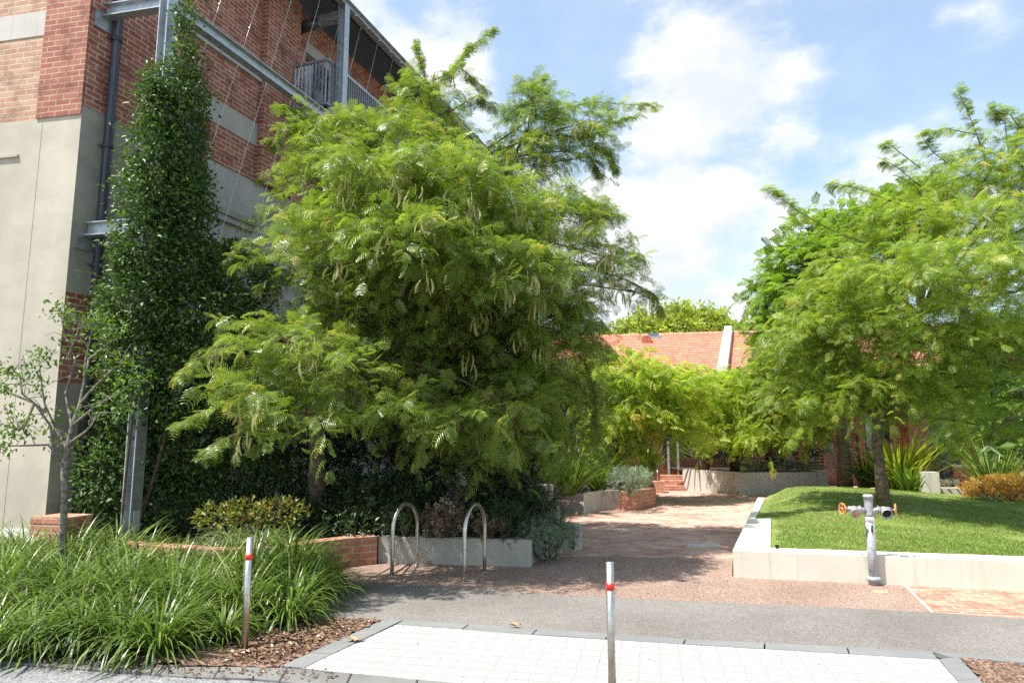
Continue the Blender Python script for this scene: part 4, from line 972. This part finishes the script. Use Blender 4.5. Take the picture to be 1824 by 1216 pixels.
# golden flax right
c = D(1600, 850, 18.3); strap_plant((c[0], c[1], .3), 330, 1.75, .06, 'flax_gold', 'flax_plant', 'large golden green flax behind the lawn tree trunk', 'flax', group='flax plants', stiff=.3, radius=.45, spread=1.1)
c = D(1545, 840, 19.0); strap_plant((c[0], c[1], .3), 110, 1.2, .05, 'flax', 'flax_plant', 'smaller green flax left of the golden flax', 'flax', group='flax plants', stiff=.3, radius=.25)
c = D(1620, 880, 17.2); strap_plant((c[0], c[1], .3), 90, .95, .05, 'flax', 'flax_plant', 'low dark flax at the foot of the golden flax', 'flax', group='flax plants', stiff=.3, radius=.2)
c = D(1770, 850, 15.8); strap_plant((c[0], c[1], .35), 110, 1.5, .05, 'cycad', 'flax_plant', 'dark flax above the orange shrub', 'flax', group='flax plants', stiff=.4, radius=.3)
shrub('orange_shrub', 'low shrub with orange and yellow leaves at the right edge of the lawn', 'shrub', [sb(1770, 872, 14.8, 44, 22, .5), sb(1820, 868, 14.6, 50, 26, .5), sb(1745, 880, 14.7, 22, 13, .3)], 300, SPR, .10, 'orange_leaf')
c = D(1765, 893, 14.2); strap_plant((c[0], c[1], c[2]), 60, .35, .02, 'strap_pale', 'pale_tufted_grass', 'pale low tuft in front of the orange shrub', 'ornamental grass', droopk=2)

# steps, brick pier and handrail
t = thing('garden_steps', (*D(1200, 870, 21.8)[:2], 0), 'two brick steps leading up between planters at the end of the path', 'steps')
for k in range(3):
    c = D(1200, 870, 21.6+k*.4); mb = MB(); mb.box((c[0], c[1]+.2, 0), .75, .42, .14*(k+1), U); mb.build('step', 'brick_planter', t)
c = D(1169, 870, 21.0); t = thing('brick_pier', (c[0], c[1], 0), 'small far brick pier carrying a forked steel handrail', 'brick pier')
MB().box((c[0], c[1], 0), .48, .5, .33, U).build('shaft', 'brick_planter', t)
t = thing('handrail', (c[0], c[1], .33), 'forked stainless handrail post on the small far brick pier', 'handrail')
MB().tube([(c[0]+.05, c[1], .33), (c[0]+.05, c[1], .68)], .018, 8).tube([(c[0]+.05, c[1], .66), (c[0]+.14, c[1]+.25, .95)], .018, 8).tube([(c[0]+.05, c[1], .66), (c[0]-.08, c[1]+.2, .80)], .014, 8).build('rail', 'stainless', t)
c = D(1135, 850, 19.5); mb = MB(); mb.box((c[0], c[1], 0), .35, .3, .62, U); mb.build('concrete_block', 'concrete_far', label='pale concrete block behind the silvery shrub', cat='concrete block')
# gate
t = thing('gate', (*D(1203, 860, 23.2)[:2], .4), 'grey metal gate in front of the far brick wall beyond the steps', 'gate')
for px in (1192, 1209):
    c = D(px, 850, 23.2); MB().bar((c[0], c[1], .3), (c[0], c[1], 1.5), .08, .08).build('post', 'steel', t)
a1, a2 = D(1192, 850, 23.2), D(1209, 850, 23.2); mb = MB()
for z in np.arange(.55, 1.4, .17): mb.bar((a1[0], a1[1], z), (a2[0], a2[1], z), .015, .03)
mb.build('slats', 'dark_metal', t)
# slatted screens
for x0_, x1_, lb in ((1330, 1408, 'brown slatted screen behind the far concrete wall, left part'), (1412, 1480, 'brown slatted screen behind the far concrete wall, right part'), (1500, 1530, 'slatted screen beside the open metal gate post')):
    a1, a2 = D(x0_, 830, 23.4), D(x1_, 830, 23.4); t = thing('slatted_screen', ((a1[0]+a2[0])/2, a1[1], .3), lb, 'screen', 'slatted screens')
    mb = MB()
    for z in np.arange(.42, 1.75, .11): mb.bar((a1[0], a1[1], z), (a2[0], a2[1], z), .03, .06)
    mb.build('slats', 'shaded_timber', t)
    for p in (a1, a2): MB().bar((p[0], p[1]-.04, .3), (p[0], p[1]-.04, 1.85), .06, .06).build('post', 'dark_metal', t)
c = D(1486, 850, 21.5); t = thing('ladder_post', (c[0], c[1], 0), 'leaning blue grey metal post beside the slatted screens', 'post')
MB().bar((c[0]+.12, c[1], .3), (c[0]-.02, c[1], 1.25), .11, .06).build('shaft', 'steel', t); MB().box((c[0]-.05, c[1]-.02, 1.25), .12, .1, .2, U).build('head', 'steel', t)
# low far brick wall by the doors
c = D(1740, 850, 17.8); t = thing('brick_garden_wall', (c[0], c[1], 0), 'low brick wall with pale capping right of the dark doors', 'garden wall')
zt = D(1740, 827, 17.8)[2]
MB().box((c[0]+.3, c[1], 0), 1.7, .23, zt-.06, U).build('wall', 'brick_far', t); MB().box((c[0]+.3, c[1], zt-.06), 1.76, .27, .06, U).build('capping', 'concrete_top', t)

# ============================================================ FAR BUILDING
def FB(px, d):        # facade line through (px) with U direction: returns u coordinate helper
    return D(px, 800, d)
fo = np.array(D(1300, 800, 24.6)[:2]); Ua = np.array(U); Na = np.array(N)
def FP(u, o): p = fo+Ua*u+Na*o; return (float(p[0]), float(p[1]))
def fx(px):           # u of the facade point seen at column px
    r = ray(px, 775); d = np.array((r[0], r[1])); A_ = np.array([[d[0], -Ua[0]], [d[1], -Ua[1]]]); s = np.linalg.solve(A_, fo); return float(s[1])
ft = thing('courtyard_building', (*FP(0, 0), 0), 'long single storey red brick building with terracotta tiled roof at the end of the path', 'building')
def rect(u0, u1, o0, o1, z0, z1, name, mat, par=None):
    mb = MB(); mb.prism([FP(u0, o0), FP(u1, o0), FP(u1, o1), FP(u0, o1)], z0, z1); return mb.build(name, mat, par or ft)
uL, uR = fx(900), fx(2150); ZE = 3.75
openings = [(fx(1000), fx(1060)), (fx(1090), fx(1150)), (fx(1180), fx(1230)), (fx(1260), fx(1330)), (fx(1360), fx(1400)), (fx(1430), fx(1465)), (fx(1540), fx(1585)), (fx(1650), fx(1708)), (fx(1800), fx(1860)), (fx(1920), fx(1990))]
cur = uL
for (a, b) in openings:
    rect(cur, a, -.35, 0, 0, ZE, 'wall', 'brick_far')
    rect(a, b, -.35, 0, 3.0, ZE, 'wall', 'brick_far')
    if b-a > .9 and not (fx(1640) < a < fx(1710)): rect(a, b, -.35, 0, 0, .9, 'wall', 'brick_far'); z0 = .9
    else: z0 = .25; rect(a, b, -.35, 0, 0, .25, 'wall', 'brick_far')
    w = rect(a, b, -.2, -.18, z0, 3.0, 'window' if z0 > .5 else 'door', 'glass')
    mb = MB()
    for q_ in np.linspace(a+.03, b-.03, 3): mb.prism([FP(q_-.03, -.179), FP(q_+.03, -.179), FP(q_+.03, -.13), FP(q_-.03, -.13)], z0, 3.0)
    mb.build('frame', 'dark_metal', w)
    if a > fx(1530) and b < fx(1590): mb = MB(); mb.prism([FP(a+.1, -.178), FP(a+.42, -.178), FP(a+.42, -.17), FP(a+.1, -.17)], 1.3, 2.9); mb.build('blind', 'curtain', w)
    cur = b
rect(cur, uR, -.35, 0, 0, ZE, 'wall', 'brick_far')
rect(fx(1612), fx(1648), .001, .35, 0, 3.4, 'pier', 'brick_far')
# roof with real tile courses
mb = MB(); e_z, r_z, dep = 3.75, 6.3, 6.6; rows_n = 22
for k in range(rows_n):
    q0, q1 = k/rows_n, (k+1.12)/rows_n; o0, o1 = 1.2-(dep+1.2)*q0, 1.2-(dep+1.2)*min(1, q1)
    z0, z1 = e_z+(r_z-e_z)*q0+.05, e_z+(r_z-e_z)*min(1, q1)-.0+.015
    a, b = FP(uL-.5, o0), FP(uR+.5, o0); c, d = FP(uR+.5, o1), FP(uL-.5, o1)
    mb.add([(*a, z0), (*b, z0), (*c, z1), (*d, z1), (*a, z0-.075), (*b, z0-.075)], [[0, 1, 2, 3], [4, 5, 1, 0]])
mb.add([(*FP(uL-.5, .5-dep-.5), r_z), (*FP(uR+.5, -dep), r_z), (*FP(uR+.5, -2*dep), e_z), (*FP(uL-.5, -2*dep), e_z)], [[0, 1, 2, 3]])
rf = mb.build('roof', 'tile', ft)
MB().tube([(*FP(uL-.5, -dep), r_z), (*FP(uR+.5, -dep), r_z)], .12, 8).build('ridge_cap', 'tile', rf)
MB().bar((*FP(uL-.5, 1.26), 3.72), (*FP(uR+.5, 1.26), 3.72), .12, .12).build('gutter', 'steel', ft)
rect(uL, uL+.35, -2*dep+.3, -.36, 0, 3.7, 'wall', 'brick_far')
# white parapet crossing the roof
up_ = fx(1283)
vs = []
def ucol(px, o):
    rr = ray(px, 620); dd = np.array((rr[0], rr[1])); b_ = fo+Na*o
    return float(np.linalg.solve(np.array([[dd[0], -Ua[0]], [dd[1], -Ua[1]]]), b_)[1])
for k_ in (-.16, .16):
    un, uf = ucol(1285, 1.34)+k_, ucol(1299, -dep)+k_
    vs += [(*FP(un, 1.34), 3.6), (*FP(un, 1.34), 4.05), (*FP(uf, -dep), r_z+.35), (*FP(uf, -dep), r_z-.4)]
mb = MB(); mb.add(vs, [[0, 1, 2, 3], [7, 6, 5, 4], [0, 4, 5, 1], [1, 5, 6, 2], [2, 6, 7, 3], [3, 7, 4, 0]]); mb.build('parapet', 'white_paint', ft)
def roofpt(px, q, lift=.1):
    r_ = D(px, 800, 30); u_ = None
    o = 1.2-(dep+1.2)*q; z = e_z+(r_z-e_z)*q+lift
    # find u so that the point lies in the vertical plane through px
    rr = ray(px, 650); dd = np.array((rr[0], rr[1])); b_ = fo+Na*o; s = np.linalg.solve(np.array([[dd[0], -Ua[0]], [dd[1], -Ua[1]]]), b_); return float(s[1]), o, z
u_, o_, z_ = roofpt(1165, .9); mb = MB(); mb.prism([FP(u_-.3, o_), FP(u_+.3, o_), FP(u_+.3, o_-.45), FP(u_-.3, o_-.45)], [z_-.3]*4, [z_+.02, z_+.02, z_+.24, z_+.24]); sk = mb.build('skylight', 'steel', rf)
mb = MB(); mb.add([(*FP(u_-.25, o_-.03), z_+.045), (*FP(u_+.25, o_-.03), z_+.045), (*FP(u_+.25, o_-.42), z_+.24), (*FP(u_-.25, o_-.42), z_+.24)], [[0, 1, 2, 3]]); mb.build('pane', 'glass', sk)
u_, o_, z_ = roofpt(1153, .78); MB().tube([(*FP(u_, o_-.3), z_+.1), (*FP(u_, o_+.2), z_+.0)], .22, 16).build('round_vent', 'tile', rf)

# ============================================================ TREES OF THE COURTYARD
zl = lambda x, y: hlawn(x, y)
# lawn tree
tb = D(1575, 894, 12.0); tb = (tb[0], tb[1], hlawn(tb[0], tb[1])-.03)
trunk = [tb, D(1568, 840, 12), D(1562, 790, 12), D(1563, 740, 12), D(1580, 680, 12.1), D(1610, 620, 12.2), D(1640, 560, 12.4)]
blobs = [pb(1480, 720, 12.6, 90, 50, 1.0), pb(1560, 680, 11.8, 100, 60, 1.2), pb(1660, 700, 11.8, 100, 60, 1.2), pb(1440, 640, 13, 90, 60, 1.0), pb(1540, 590, 12, 110, 70, 1.3), pb(1660, 590, 11., 110, 70, 1.3), pb(1770, 640, 12.4, 90, 70, 1.2), pb(1470, 540, 12.6, 80, 60, 1.0), pb(1580, 490, 10.8, 110, 70, 1.2), pb(1700, 490, 10.8, 110, 75, 1.3), pb(1810, 520, 11.0, 90, 90, 1.2), pb(1490, 460, 12.8, 65, 40, .8, .8), pb(1610, 400, 12.4, 100, 50, 1.0, .8), pb(1740, 400, 11.4, 90, 60, 1.1, .9), pb(1840, 400, 13, 90, 80, 1.1),
         pb(1700, 320, 12.8, 90, 55, .8, .9), pb(1780, 280, 12.8, 90, 65, .8, .8), pb(1640, 340, 12.6, 60, 36, .6, .8), pb(1800, 340, 12.8, 80, 60, .8, .8), pb(1760, 760, 13.4, 90, 50, 1., .9), pb(1420, 590, 12.6, 60, 50, .9), pb(1380, 640, 13, 40, 40, .7, .8), pb(1840, 300, 13, 60, 60, .8, .7), pb(1820, 620, 12, 60, 80, .9), pb(1720, 600, 11.4, 80, 50, .9), pb(1390, 700, 13.6, 60, 40, .8, .8)]
wisps = [[D(1560, 440, 12.4), D(1480, 410, 12.2), D(1420, 375, 12), D(1368, 335, 12)], [D(1620, 370, 12.4), D(1540, 340, 12.2), D(1480, 325, 12)], [D(1650, 340, 12.5), D(1600, 300, 12.4), D(1575, 285, 12.4)], [D(1640, 300, 12.5), D(1590, 262, 12.4), D(1575, 255, 12.4)], [D(1760, 300, 12.8), D(1740, 240, 12.8), D(1722, 195, 12.8), D(1705, 160, 12.8)], [D(1800, 300, 12.8), D(1790, 220, 12.8), D(1765, 195, 12.8)], [D(1824, 240, 12.8), D(1800, 205, 12.8), D(1780, 195, 12.7)], [D(1740, 240, 12.8), D(1690, 230, 12.7), D(1645, 235, 12.6)],
         [D(1700, 300, 12.8), D(1660, 270, 12.7), D(1640, 240, 12.6)], [D(1830, 330, 12.8), D(1810, 260, 12.8), D(1815, 210, 12.8)], [D(1720, 560, 12), D(1790, 500, 11.6), D(1840, 470, 11.4)], [D(1480, 720, 12.4), D(1430, 760, 12.3), D(1405, 790, 12.2)]]
make_tree('locust_tree', 'feathery bright green tree rooted in the lawn mound behind the standpipe', 'tree', tb, trunk, .105, blobs, 25, 'loc2', FR, .17, .46, 8, .45, twigs=6, wisps=wisps, lo=.4, under=.45, limb_r=.34, wisp_dens=3.6)
# feathery round tree behind
tb = (*D(1505, 865, 18.6)[:2], .2)
make_tree('jacaranda_tree', 'dense rounded fine-leaved tree behind the left side of the lawn tree', 'tree', tb, [tb, D(1503, 800, 18.6), D(1495, 720, 18.6), D(1470, 640, 18.7), D(1450, 560, 18.8)], .17,
          [pb(1400, 600, 18.4, 66, 50, 1.4), pb(1390, 530, 18.4, 55, 50, 1.2), pb(1440, 480, 18.6, 80, 60, 1.5), pb(1400, 680, 18.6, 60, 40, 1.2), pb(1480, 560, 18.6, 90, 90, 1.7), pb(1540, 450, 19, 90, 70, 1.5), pb(1620, 390, 19.4, 80, 60, 1.4), pb(1440, 410, 18.8, 40, 28, .8), pb(1500, 400, 19, 50, 30, .9), pb(1460, 660, 18.8, 90, 50, 1.4), pb(1640, 360, 19.6, 45, 35, .9)],
          18, 'feather', FEA, .32, .5, 6, .15, twigs=5, lo=.5, flat=.9)
# path side pale trees
tb = (*D(1098, 850, 18.2)[:2], .35)
make_tree('locust_tree', 'pale lime green tree arching over the path left of the steps', 'tree', tb, [tb, D(1100, 800, 18.2), D(1105, 750, 18.2), D(1120, 710, 18.2)], .1,
          [pb(1060, 690, 18, 50, 40, 1.0), pb(1120, 660, 17.6, 80, 44, 1.1), pb(1180, 690, 18.2, 70, 40, 1.1), pb(1090, 740, 17.8, 70, 40, 1.1), pb(1160, 750, 17.8, 60, 35, 1.0), pb(1060, 790, 17.6, 40, 35, .8), pb(1220, 720, 18.4, 40, 35, .9), pb(1120, 800, 18, 50, 26, .8, .7), pb(1050, 650, 18, 30, 20, .7), pb(1150, 700, 17.4, 80, 50, 1.), pb(1220, 680, 18, 50, 34, .9), pb(1215, 760, 17.8, 40, 30, .7)],
          22, 'loc3', FRL, .22, .5, 7, .45, twigs=5, lo=.4, under=.5, wisps=[[D(1180, 700, 18), D(1230, 690, 18), D(1262, 720, 18)], [D(1150, 770, 17.8), D(1190, 790, 17.8), D(1205, 815, 17.8)], [D(1200, 650, 18.2), D(1250, 650, 18.2), D(1275, 660, 18.3)]])
tb = (*D(1371, 840, 21.0)[:2], .55)
make_tree('locust_tree', 'pale lime green tree standing on the terrace behind the far concrete wall', 'tree', tb, [tb, D(1370, 800, 21), D(1366, 760, 21), D(1350, 720, 21)], .1,
          [pb(1290, 690, 20.2, 70, 44, 1.2), pb(1300, 760, 19.8, 50, 26, .9), pb(1440, 690, 20.2, 60, 50, 1.2), pb(1250, 740, 19.8, 40, 30, .8), pb(1295, 785, 19.6, 34, 16, .5), pb(1350, 775, 19.4, 50, 26, .8), pb(1430, 745, 19.4, 50, 30, .8), pb(1480, 700, 19.4, 50, 50, 1.), pb(1350, 680, 20.6, 70, 40, 1.2), pb(1420, 720, 20.4, 60, 40, 1.1), pb(1330, 735, 20.2, 60, 30, 1.0), pb(1400, 760, 20, 40, 24, .8), pb(1250, 680, 20.8, 40, 24, .8), pb(1440, 770, 20, 36, 22, .7)],
          20, 'loc3', FRL, .22, .5, 7, .45, twigs=5, lo=.4, under=.5, wisps=[[D(1290, 740, 20.2), D(1262, 760, 20.2), D(1245, 775, 20.2)], [D(1400, 780, 20), D(1385, 800, 20), D(1388, 812, 20)]])
# dark tree between the far building and courtyard trees, right side
tb = (*D(1790, 840, 17.6)[:2], .2)
make_tree('shade_tree', 'dark shaded tree filling the gap above the low brick wall at the right', 'tree', tb, [tb, D(1788, 780, 17.6), D(1780, 700, 17.8)], .12,
          [pb(1740, 700, 17.6, 90, 60, 1.4), pb(1830, 720, 17.6, 90, 70, 1.4), pb(1790, 780, 17.4, 70, 36, 1.1), pb(1780, 620, 17.8, 90, 60, 1.3)], 7.5, 'feather', FRL, .4, .55, 5, .4, twigs=4)
# broad leaved branches at right edge
tb = (*D(1900, 900, 10.2)[:2], .33)
t = make_tree('broadleaf_tree', 'broad glossy-leaved tree reaching in at the right edge of the lawn', 'tree', tb, [tb, D(1890, 820, 10.2), D(1880, 740, 10.2), D(1870, 690, 10.2)], .07,
          [pb(1815, 700, 10.2, 50, 36, .6), pb(1790, 750, 10.2, 45, 34, .6), pb(1830, 790, 10.1, 60, 40, .6), pb(1800, 640, 10.4, 22, 26, .4, .6), pb(1850, 730, 10.2, 60, 70, .8), pb(1770, 800, 10.2, 26, 16, .4, .7)], 16, 'magnolia', [tri_leaf(.36, .08, .2), tri_leaf(.42, .12, .05)], .17, .25, 6, .35, twigs=8, lo=.35, under=.6)
# far plane trees over the roof
for px, py, rx, ry, lb in ((1135, 590, 28, 32, 'far pale green tree above the roof, leftmost of the row'), (1205, 575, 38, 34, 'far pale green tree above the roof behind the skylight'), (1270, 582, 32, 38, 'far pale green tree above the roof left of the white parapet'), (1330, 600, 24, 24, 'far pale green tree just right of the white parapet'), (1085, 612, 20, 20, 'small far tree top at the left end of the tiled roof'), (1178, 590, 22, 26, 'far pale tree crown between the leftmost two of the row')):
    py += 12; c = D(px, 760, 46); tb = (c[0], c[1], 0); s = 46/1227
    make_tree('plane_tree', lb, 'tree', tb, [tb, (c[0], c[1], 3.5), (c[0], c[1], 6.5)], .22, [(*D(px, py, 46), rx*s*.6, 1.3, ry*s*.9), (*D(px-rx*.5, py+ry*.4, 46), rx*s*.5, 1.2, ry*s*.6), (*D(px+rx*.5, py+ry*.35, 45.6), rx*s*.5, 1.2, ry*s*.65), (*D(px, py+ry*.9, 46), rx*s, 1.4, ry*s*.7)],
              7, 'plane', SPR, .75, .6, 4, .1, 'far trees above the tiled roof', twigs=3, flat=1.)

# ============================================================ LITTER
for px, py, sz, lb in ((632, 1141, .11, 'brown dry leaf lying on the grey border slab at the left of the crossing'), (920, 1116, .09, 'tan dry leaf lying at the edge of the grey footpath'), (762, 1003, .08, 'orange brown dry leaf lying behind the bike hoops')):
    p = g(px, py, .02); mb = MB(); n_ = 9; vs = [(p[0], p[1], .03)]
    for k in range(n_): a = 2*pi*k/n_; r_ = sz*(.75 if k % 2 else .42)*random.uniform(.8, 1.2); vs.append((p[0]+cos(a)*r_, p[1]+sin(a)*r_*.7, .028+random.uniform(0, .035)))
    mb.add(vs, [[0, 1+k, 1+(k+1) % n_] for k in range(n_)]); mb.build('fallen_leaf', 'dead', label=lb, cat='leaf', group='fallen dry leaves')
n = 420
pts = [g(x, y, .02) for x, y in zip(rng.uniform(620, 1300, n), rng.uniform(1000, 1062, n))]
P = np.array(pts); P[:, 2] = .014; v, f, ti = scatter([tri_leaf(.5, .25, .0)], P, rng.standard_normal((n, 3))*np.array((1, 1, .15)), rng.standard_normal((n, 3))*.2+np.array((0, 0, 1)), .012+.02*rng.random(n))
npmesh('leaf_litter', 'bark_chip', v, f, ti, kind='stuff', label='tiny dry leaf fragments scattered on the pebble paving by the hoops', cat='leaf litter')
lp = along([(-100, 1160), (0, 1176), (206, 1193), (394, 1200), (600, 1206)], 60); n = 700
P = np.array([lp[rng.integers(0, 60)] for _ in range(n)])+rng.standard_normal((n, 3))*np.array((.07, .07, 0)); P[:, 2] = .022
v, f, ti = scatter([tri_leaf(.4, .25, .0)], P, rng.standard_normal((n, 3))*np.array((1, 1, .15)), rng.standard_normal((n, 3))*.2+np.array((0, 0, 1)), .012+.035*rng.random(n)**2)
npmesh('leaf_litter', 'bark_chip', v, f, ti, kind='stuff', label='dry brown leaf litter lying along the worn bluestone kerb', cat='leaf litter')
for (px, py, d, rx, ry, lb) in ((1400, 805, 22.2, 70, 30, 'dark shrub behind the low plants of the far concrete wall'), (1290, 790, 22.6, 60, 34, 'dark shrub behind and between the two cycads')):
    shrub('dark_shrub', lb, 'shrub', [sb(px, py, d, rx, ry, .5)], 60, SPR, .2, 'dark', 'shaded shrubs of the terrace')
n = 160; q = np.array([D(rng.uniform(1390, 1820), rng.uniform(900, 965), 12)[:2] for _ in range(n)]); q[:, 0] = rng.uniform(3.4, 10, n); q[:, 1] = rng.uniform(9, 14, n)
q = q[(q[:, 1] > 9.3-q[:, 0]*.15) & (q[:, 0] > .34*q[:, 1]+.6)]; n = len(q)
P = np.array([(a, b, hlawn(a, b)+.02) for a, b in q]); v, f, ti = scatter([tri_leaf(.4, .25, .0)], P, rng.standard_normal((n, 3))*np.array((1, 1, .15)), rng.standard_normal((n, 3))*.2+np.array((0, 0, 1)), .02+.035*rng.random(n))
npmesh('leaf_litter', 'pod', v, f, ti, kind='stuff', label='small yellow fallen leaves scattered over the raised lawn', cat='leaf litter')
n = 150; P = np.array([g(rng.uniform(620, 1640), rng.uniform(1115, 1214), .014) for _ in range(n)])
v, f, ti = scatter([tri_leaf(.5, .2, .0)], P, rng.standard_normal((n, 3))*np.array((1, 1, .1)), rng.standard_normal((n, 3))*.2+np.array((0, 0, 1)), .005+.016*rng.random(n)**2)
npmesh('leaf_litter', 'bark_chip', v, f, ti, kind='stuff', label='tiny dark specks of leaf dirt on the white paved crossing', cat='leaf litter')
MB().prism([xy(g(1222, 975)), xy(g(1285, 973)), xy(g(1281, 968.5)), xy(g(1226, 969))], .001, .009).build('drain_cover', 'concrete_far', label='flat pale metal cover set in the brick path', cat='drain cover')
M['yellow'] = plain('yellow_marking', (.55, .48, .22), .8)
MB().prism([xy(g(1554, 1055)), xy(g(1582, 1056)), xy(g(1581, 1053)), xy(g(1556, 1052))], .005, .0085).build('painted_mark', 'yellow', kind='structure')

# ============================================================ LIGHT, SKY, CAMERA
sd = np.array((.46, .22, -1.)); sd /= np.linalg.norm(sd)
el = math.asin(-sd[2]); az = math.atan2(-sd[0], -sd[1])          # direction towards the sun
ld = bpy.data.lights.new('Sun', 'SUN'); ld.energy = 4.6; ld.angle = radians(.53); ld.color = (1, .955, .88)
lo = bpy.data.objects.new('Sun', ld); col.objects.link(lo)
from mathutils import Vector
lo.rotation_euler = Vector(sd).to_track_quat('-Z', 'Y').to_euler()
w = bpy.data.worlds.new('World'); scene.world = w; w.use_nodes = True; t = w.node_tree
bg = t.nodes['Background']; sky = t.nodes.new('ShaderNodeTexSky'); sky.sky_type = 'NISHITA'; sky.sun_disc = False
sky.sun_elevation = el; sky.sun_rotation = az; sky.air_density = 1.0; sky.dust_density = 1.2; sky.ozone_density = 1.5
gen = t.nodes.new('ShaderNodeTexCoord').outputs['Generated']
nm = t.nodes.new('ShaderNodeVectorMath'); nm.operation = 'NORMALIZE'; L(t, gen, nm.inputs[0]); dirv = nm.outputs[0]
sep = t.nodes.new('ShaderNodeSeparateXYZ'); L(t, dirv, sep.inputs[0])
def math_(op, a, b=None):
    n = t.nodes.new('ShaderNodeMath'); n.operation = op
    for i, v in enumerate((a, b)):
        if v is None: continue
        if isinstance(v, (int, float)): n.inputs[i].default_value = v
        else: L(t, v, n.inputs[i])
    return n.outputs[0]
mp = t.nodes.new('ShaderNodeMapping'); L(t, dirv, mp.inputs[0]); mp.inputs['Scale'].default_value = (1, 1, 1.7)
n1 = noise(t, 4.6, 12, mp.outputs[0], .60); n2 = noise(t, 9., 10, mp.outputs[0], .62)
nz = math_('ADD', math_('MULTIPLY', n1.outputs[0], .7), math_('MULTIPLY', n2.outputs[0], .3))
acc = None
for px, py, rad, wt in ((1210, 140, 6.5, .20), (1370, 170, 6.0, .17), (1290, 150, 5.5, .10), (1440, 120, 4.0, .10), (1290, 5, 5., .12), (1120, 400, 15, .26), (1330, 420, 15, .20), (1550, 420, 14, .18), (1750, 260, 10, .10), (700, 60, 9, .14), (780, 200, 8, .12), (1000, 560, 14, .2), (1650, 20, 6, .05), (830, 50, 4, .08), (1500, 40, 5, -.05), (1550, 130, 5, -.13), (1000, 80, 7, -.16), (1330, 260, 3.5, -.12), (1480, 230, 4., -.10)):
    r = np.array(ray(px, py)); r /= np.linalg.norm(r)
    dt = t.nodes.new('ShaderNodeVectorMath'); dt.operation = 'DOT_PRODUCT'; L(t, dirv, dt.inputs[0]); dt.inputs[1].default_value = tuple(r)
    mr = t.nodes.new('ShaderNodeMapRange'); mr.interpolation_type = 'SMOOTHSTEP'; L(t, dt.outputs['Value'], mr.inputs[0])
    mr.inputs[1].default_value = cos(radians(rad)); mr.inputs[2].default_value = cos(radians(rad*.15)); mr.inputs[3].default_value = 0; mr.inputs[4].default_value = wt*(.66 if rad < 10 else .30)
    acc = mr.outputs[0] if acc is None else math_('ADD', acc, mr.outputs[0])
hz = t.nodes.new('ShaderNodeMapRange'); L(t, sep.outputs['Z'], hz.inputs[0]); hz.inputs[1].default_value = .5; hz.inputs[2].default_value = 0.; hz.inputs[3].default_value = 0; hz.inputs[4].default_value = .08
fac = t.nodes.new('ShaderNodeMapRange'); fac.interpolation_type = 'SMOOTHSTEP'
L(t, math_('ADD', math_('ADD', nz, acc), hz.outputs[0]), fac.inputs[0]); fac.inputs[1].default_value = .50; fac.inputs[2].default_value = .72
fac.inputs[3].default_value = .26
skyc = mixc(t, 1., sky.outputs[0], (1.14, 1.25, 1.18), 'MULTIPLY')
cl_ = mixc(t, ramp(t, n2.outputs[0], .35, .65), (3.55, 3.8, 4.1), (4.6, 4.65, 4.7))
L(t, mixc(t, fac.outputs[0], skyc, cl_), bg.inputs[0]); bg.inputs[1].default_value = .12
cam = bpy.data.cameras.new('Camera'); cam.lens = 24.; cam.sensor_width = 36.; cam.clip_end = 2000
co = bpy.data.objects.new('Camera', cam); col.objects.link(co); co.location = (0, 0, H); co.rotation_euler = (pi/2+TH, 0, 0)
scene.camera = co
vs_ = scene.view_settings; vs_.view_transform = 'Standard'; vs_.look = 'None'; vs_.exposure = 1.05; vs_.gamma = 1
scene.cycles.use_denoising = False; scene.cycles.max_bounces = 6; scene.cycles.transparent_max_bounces = 4
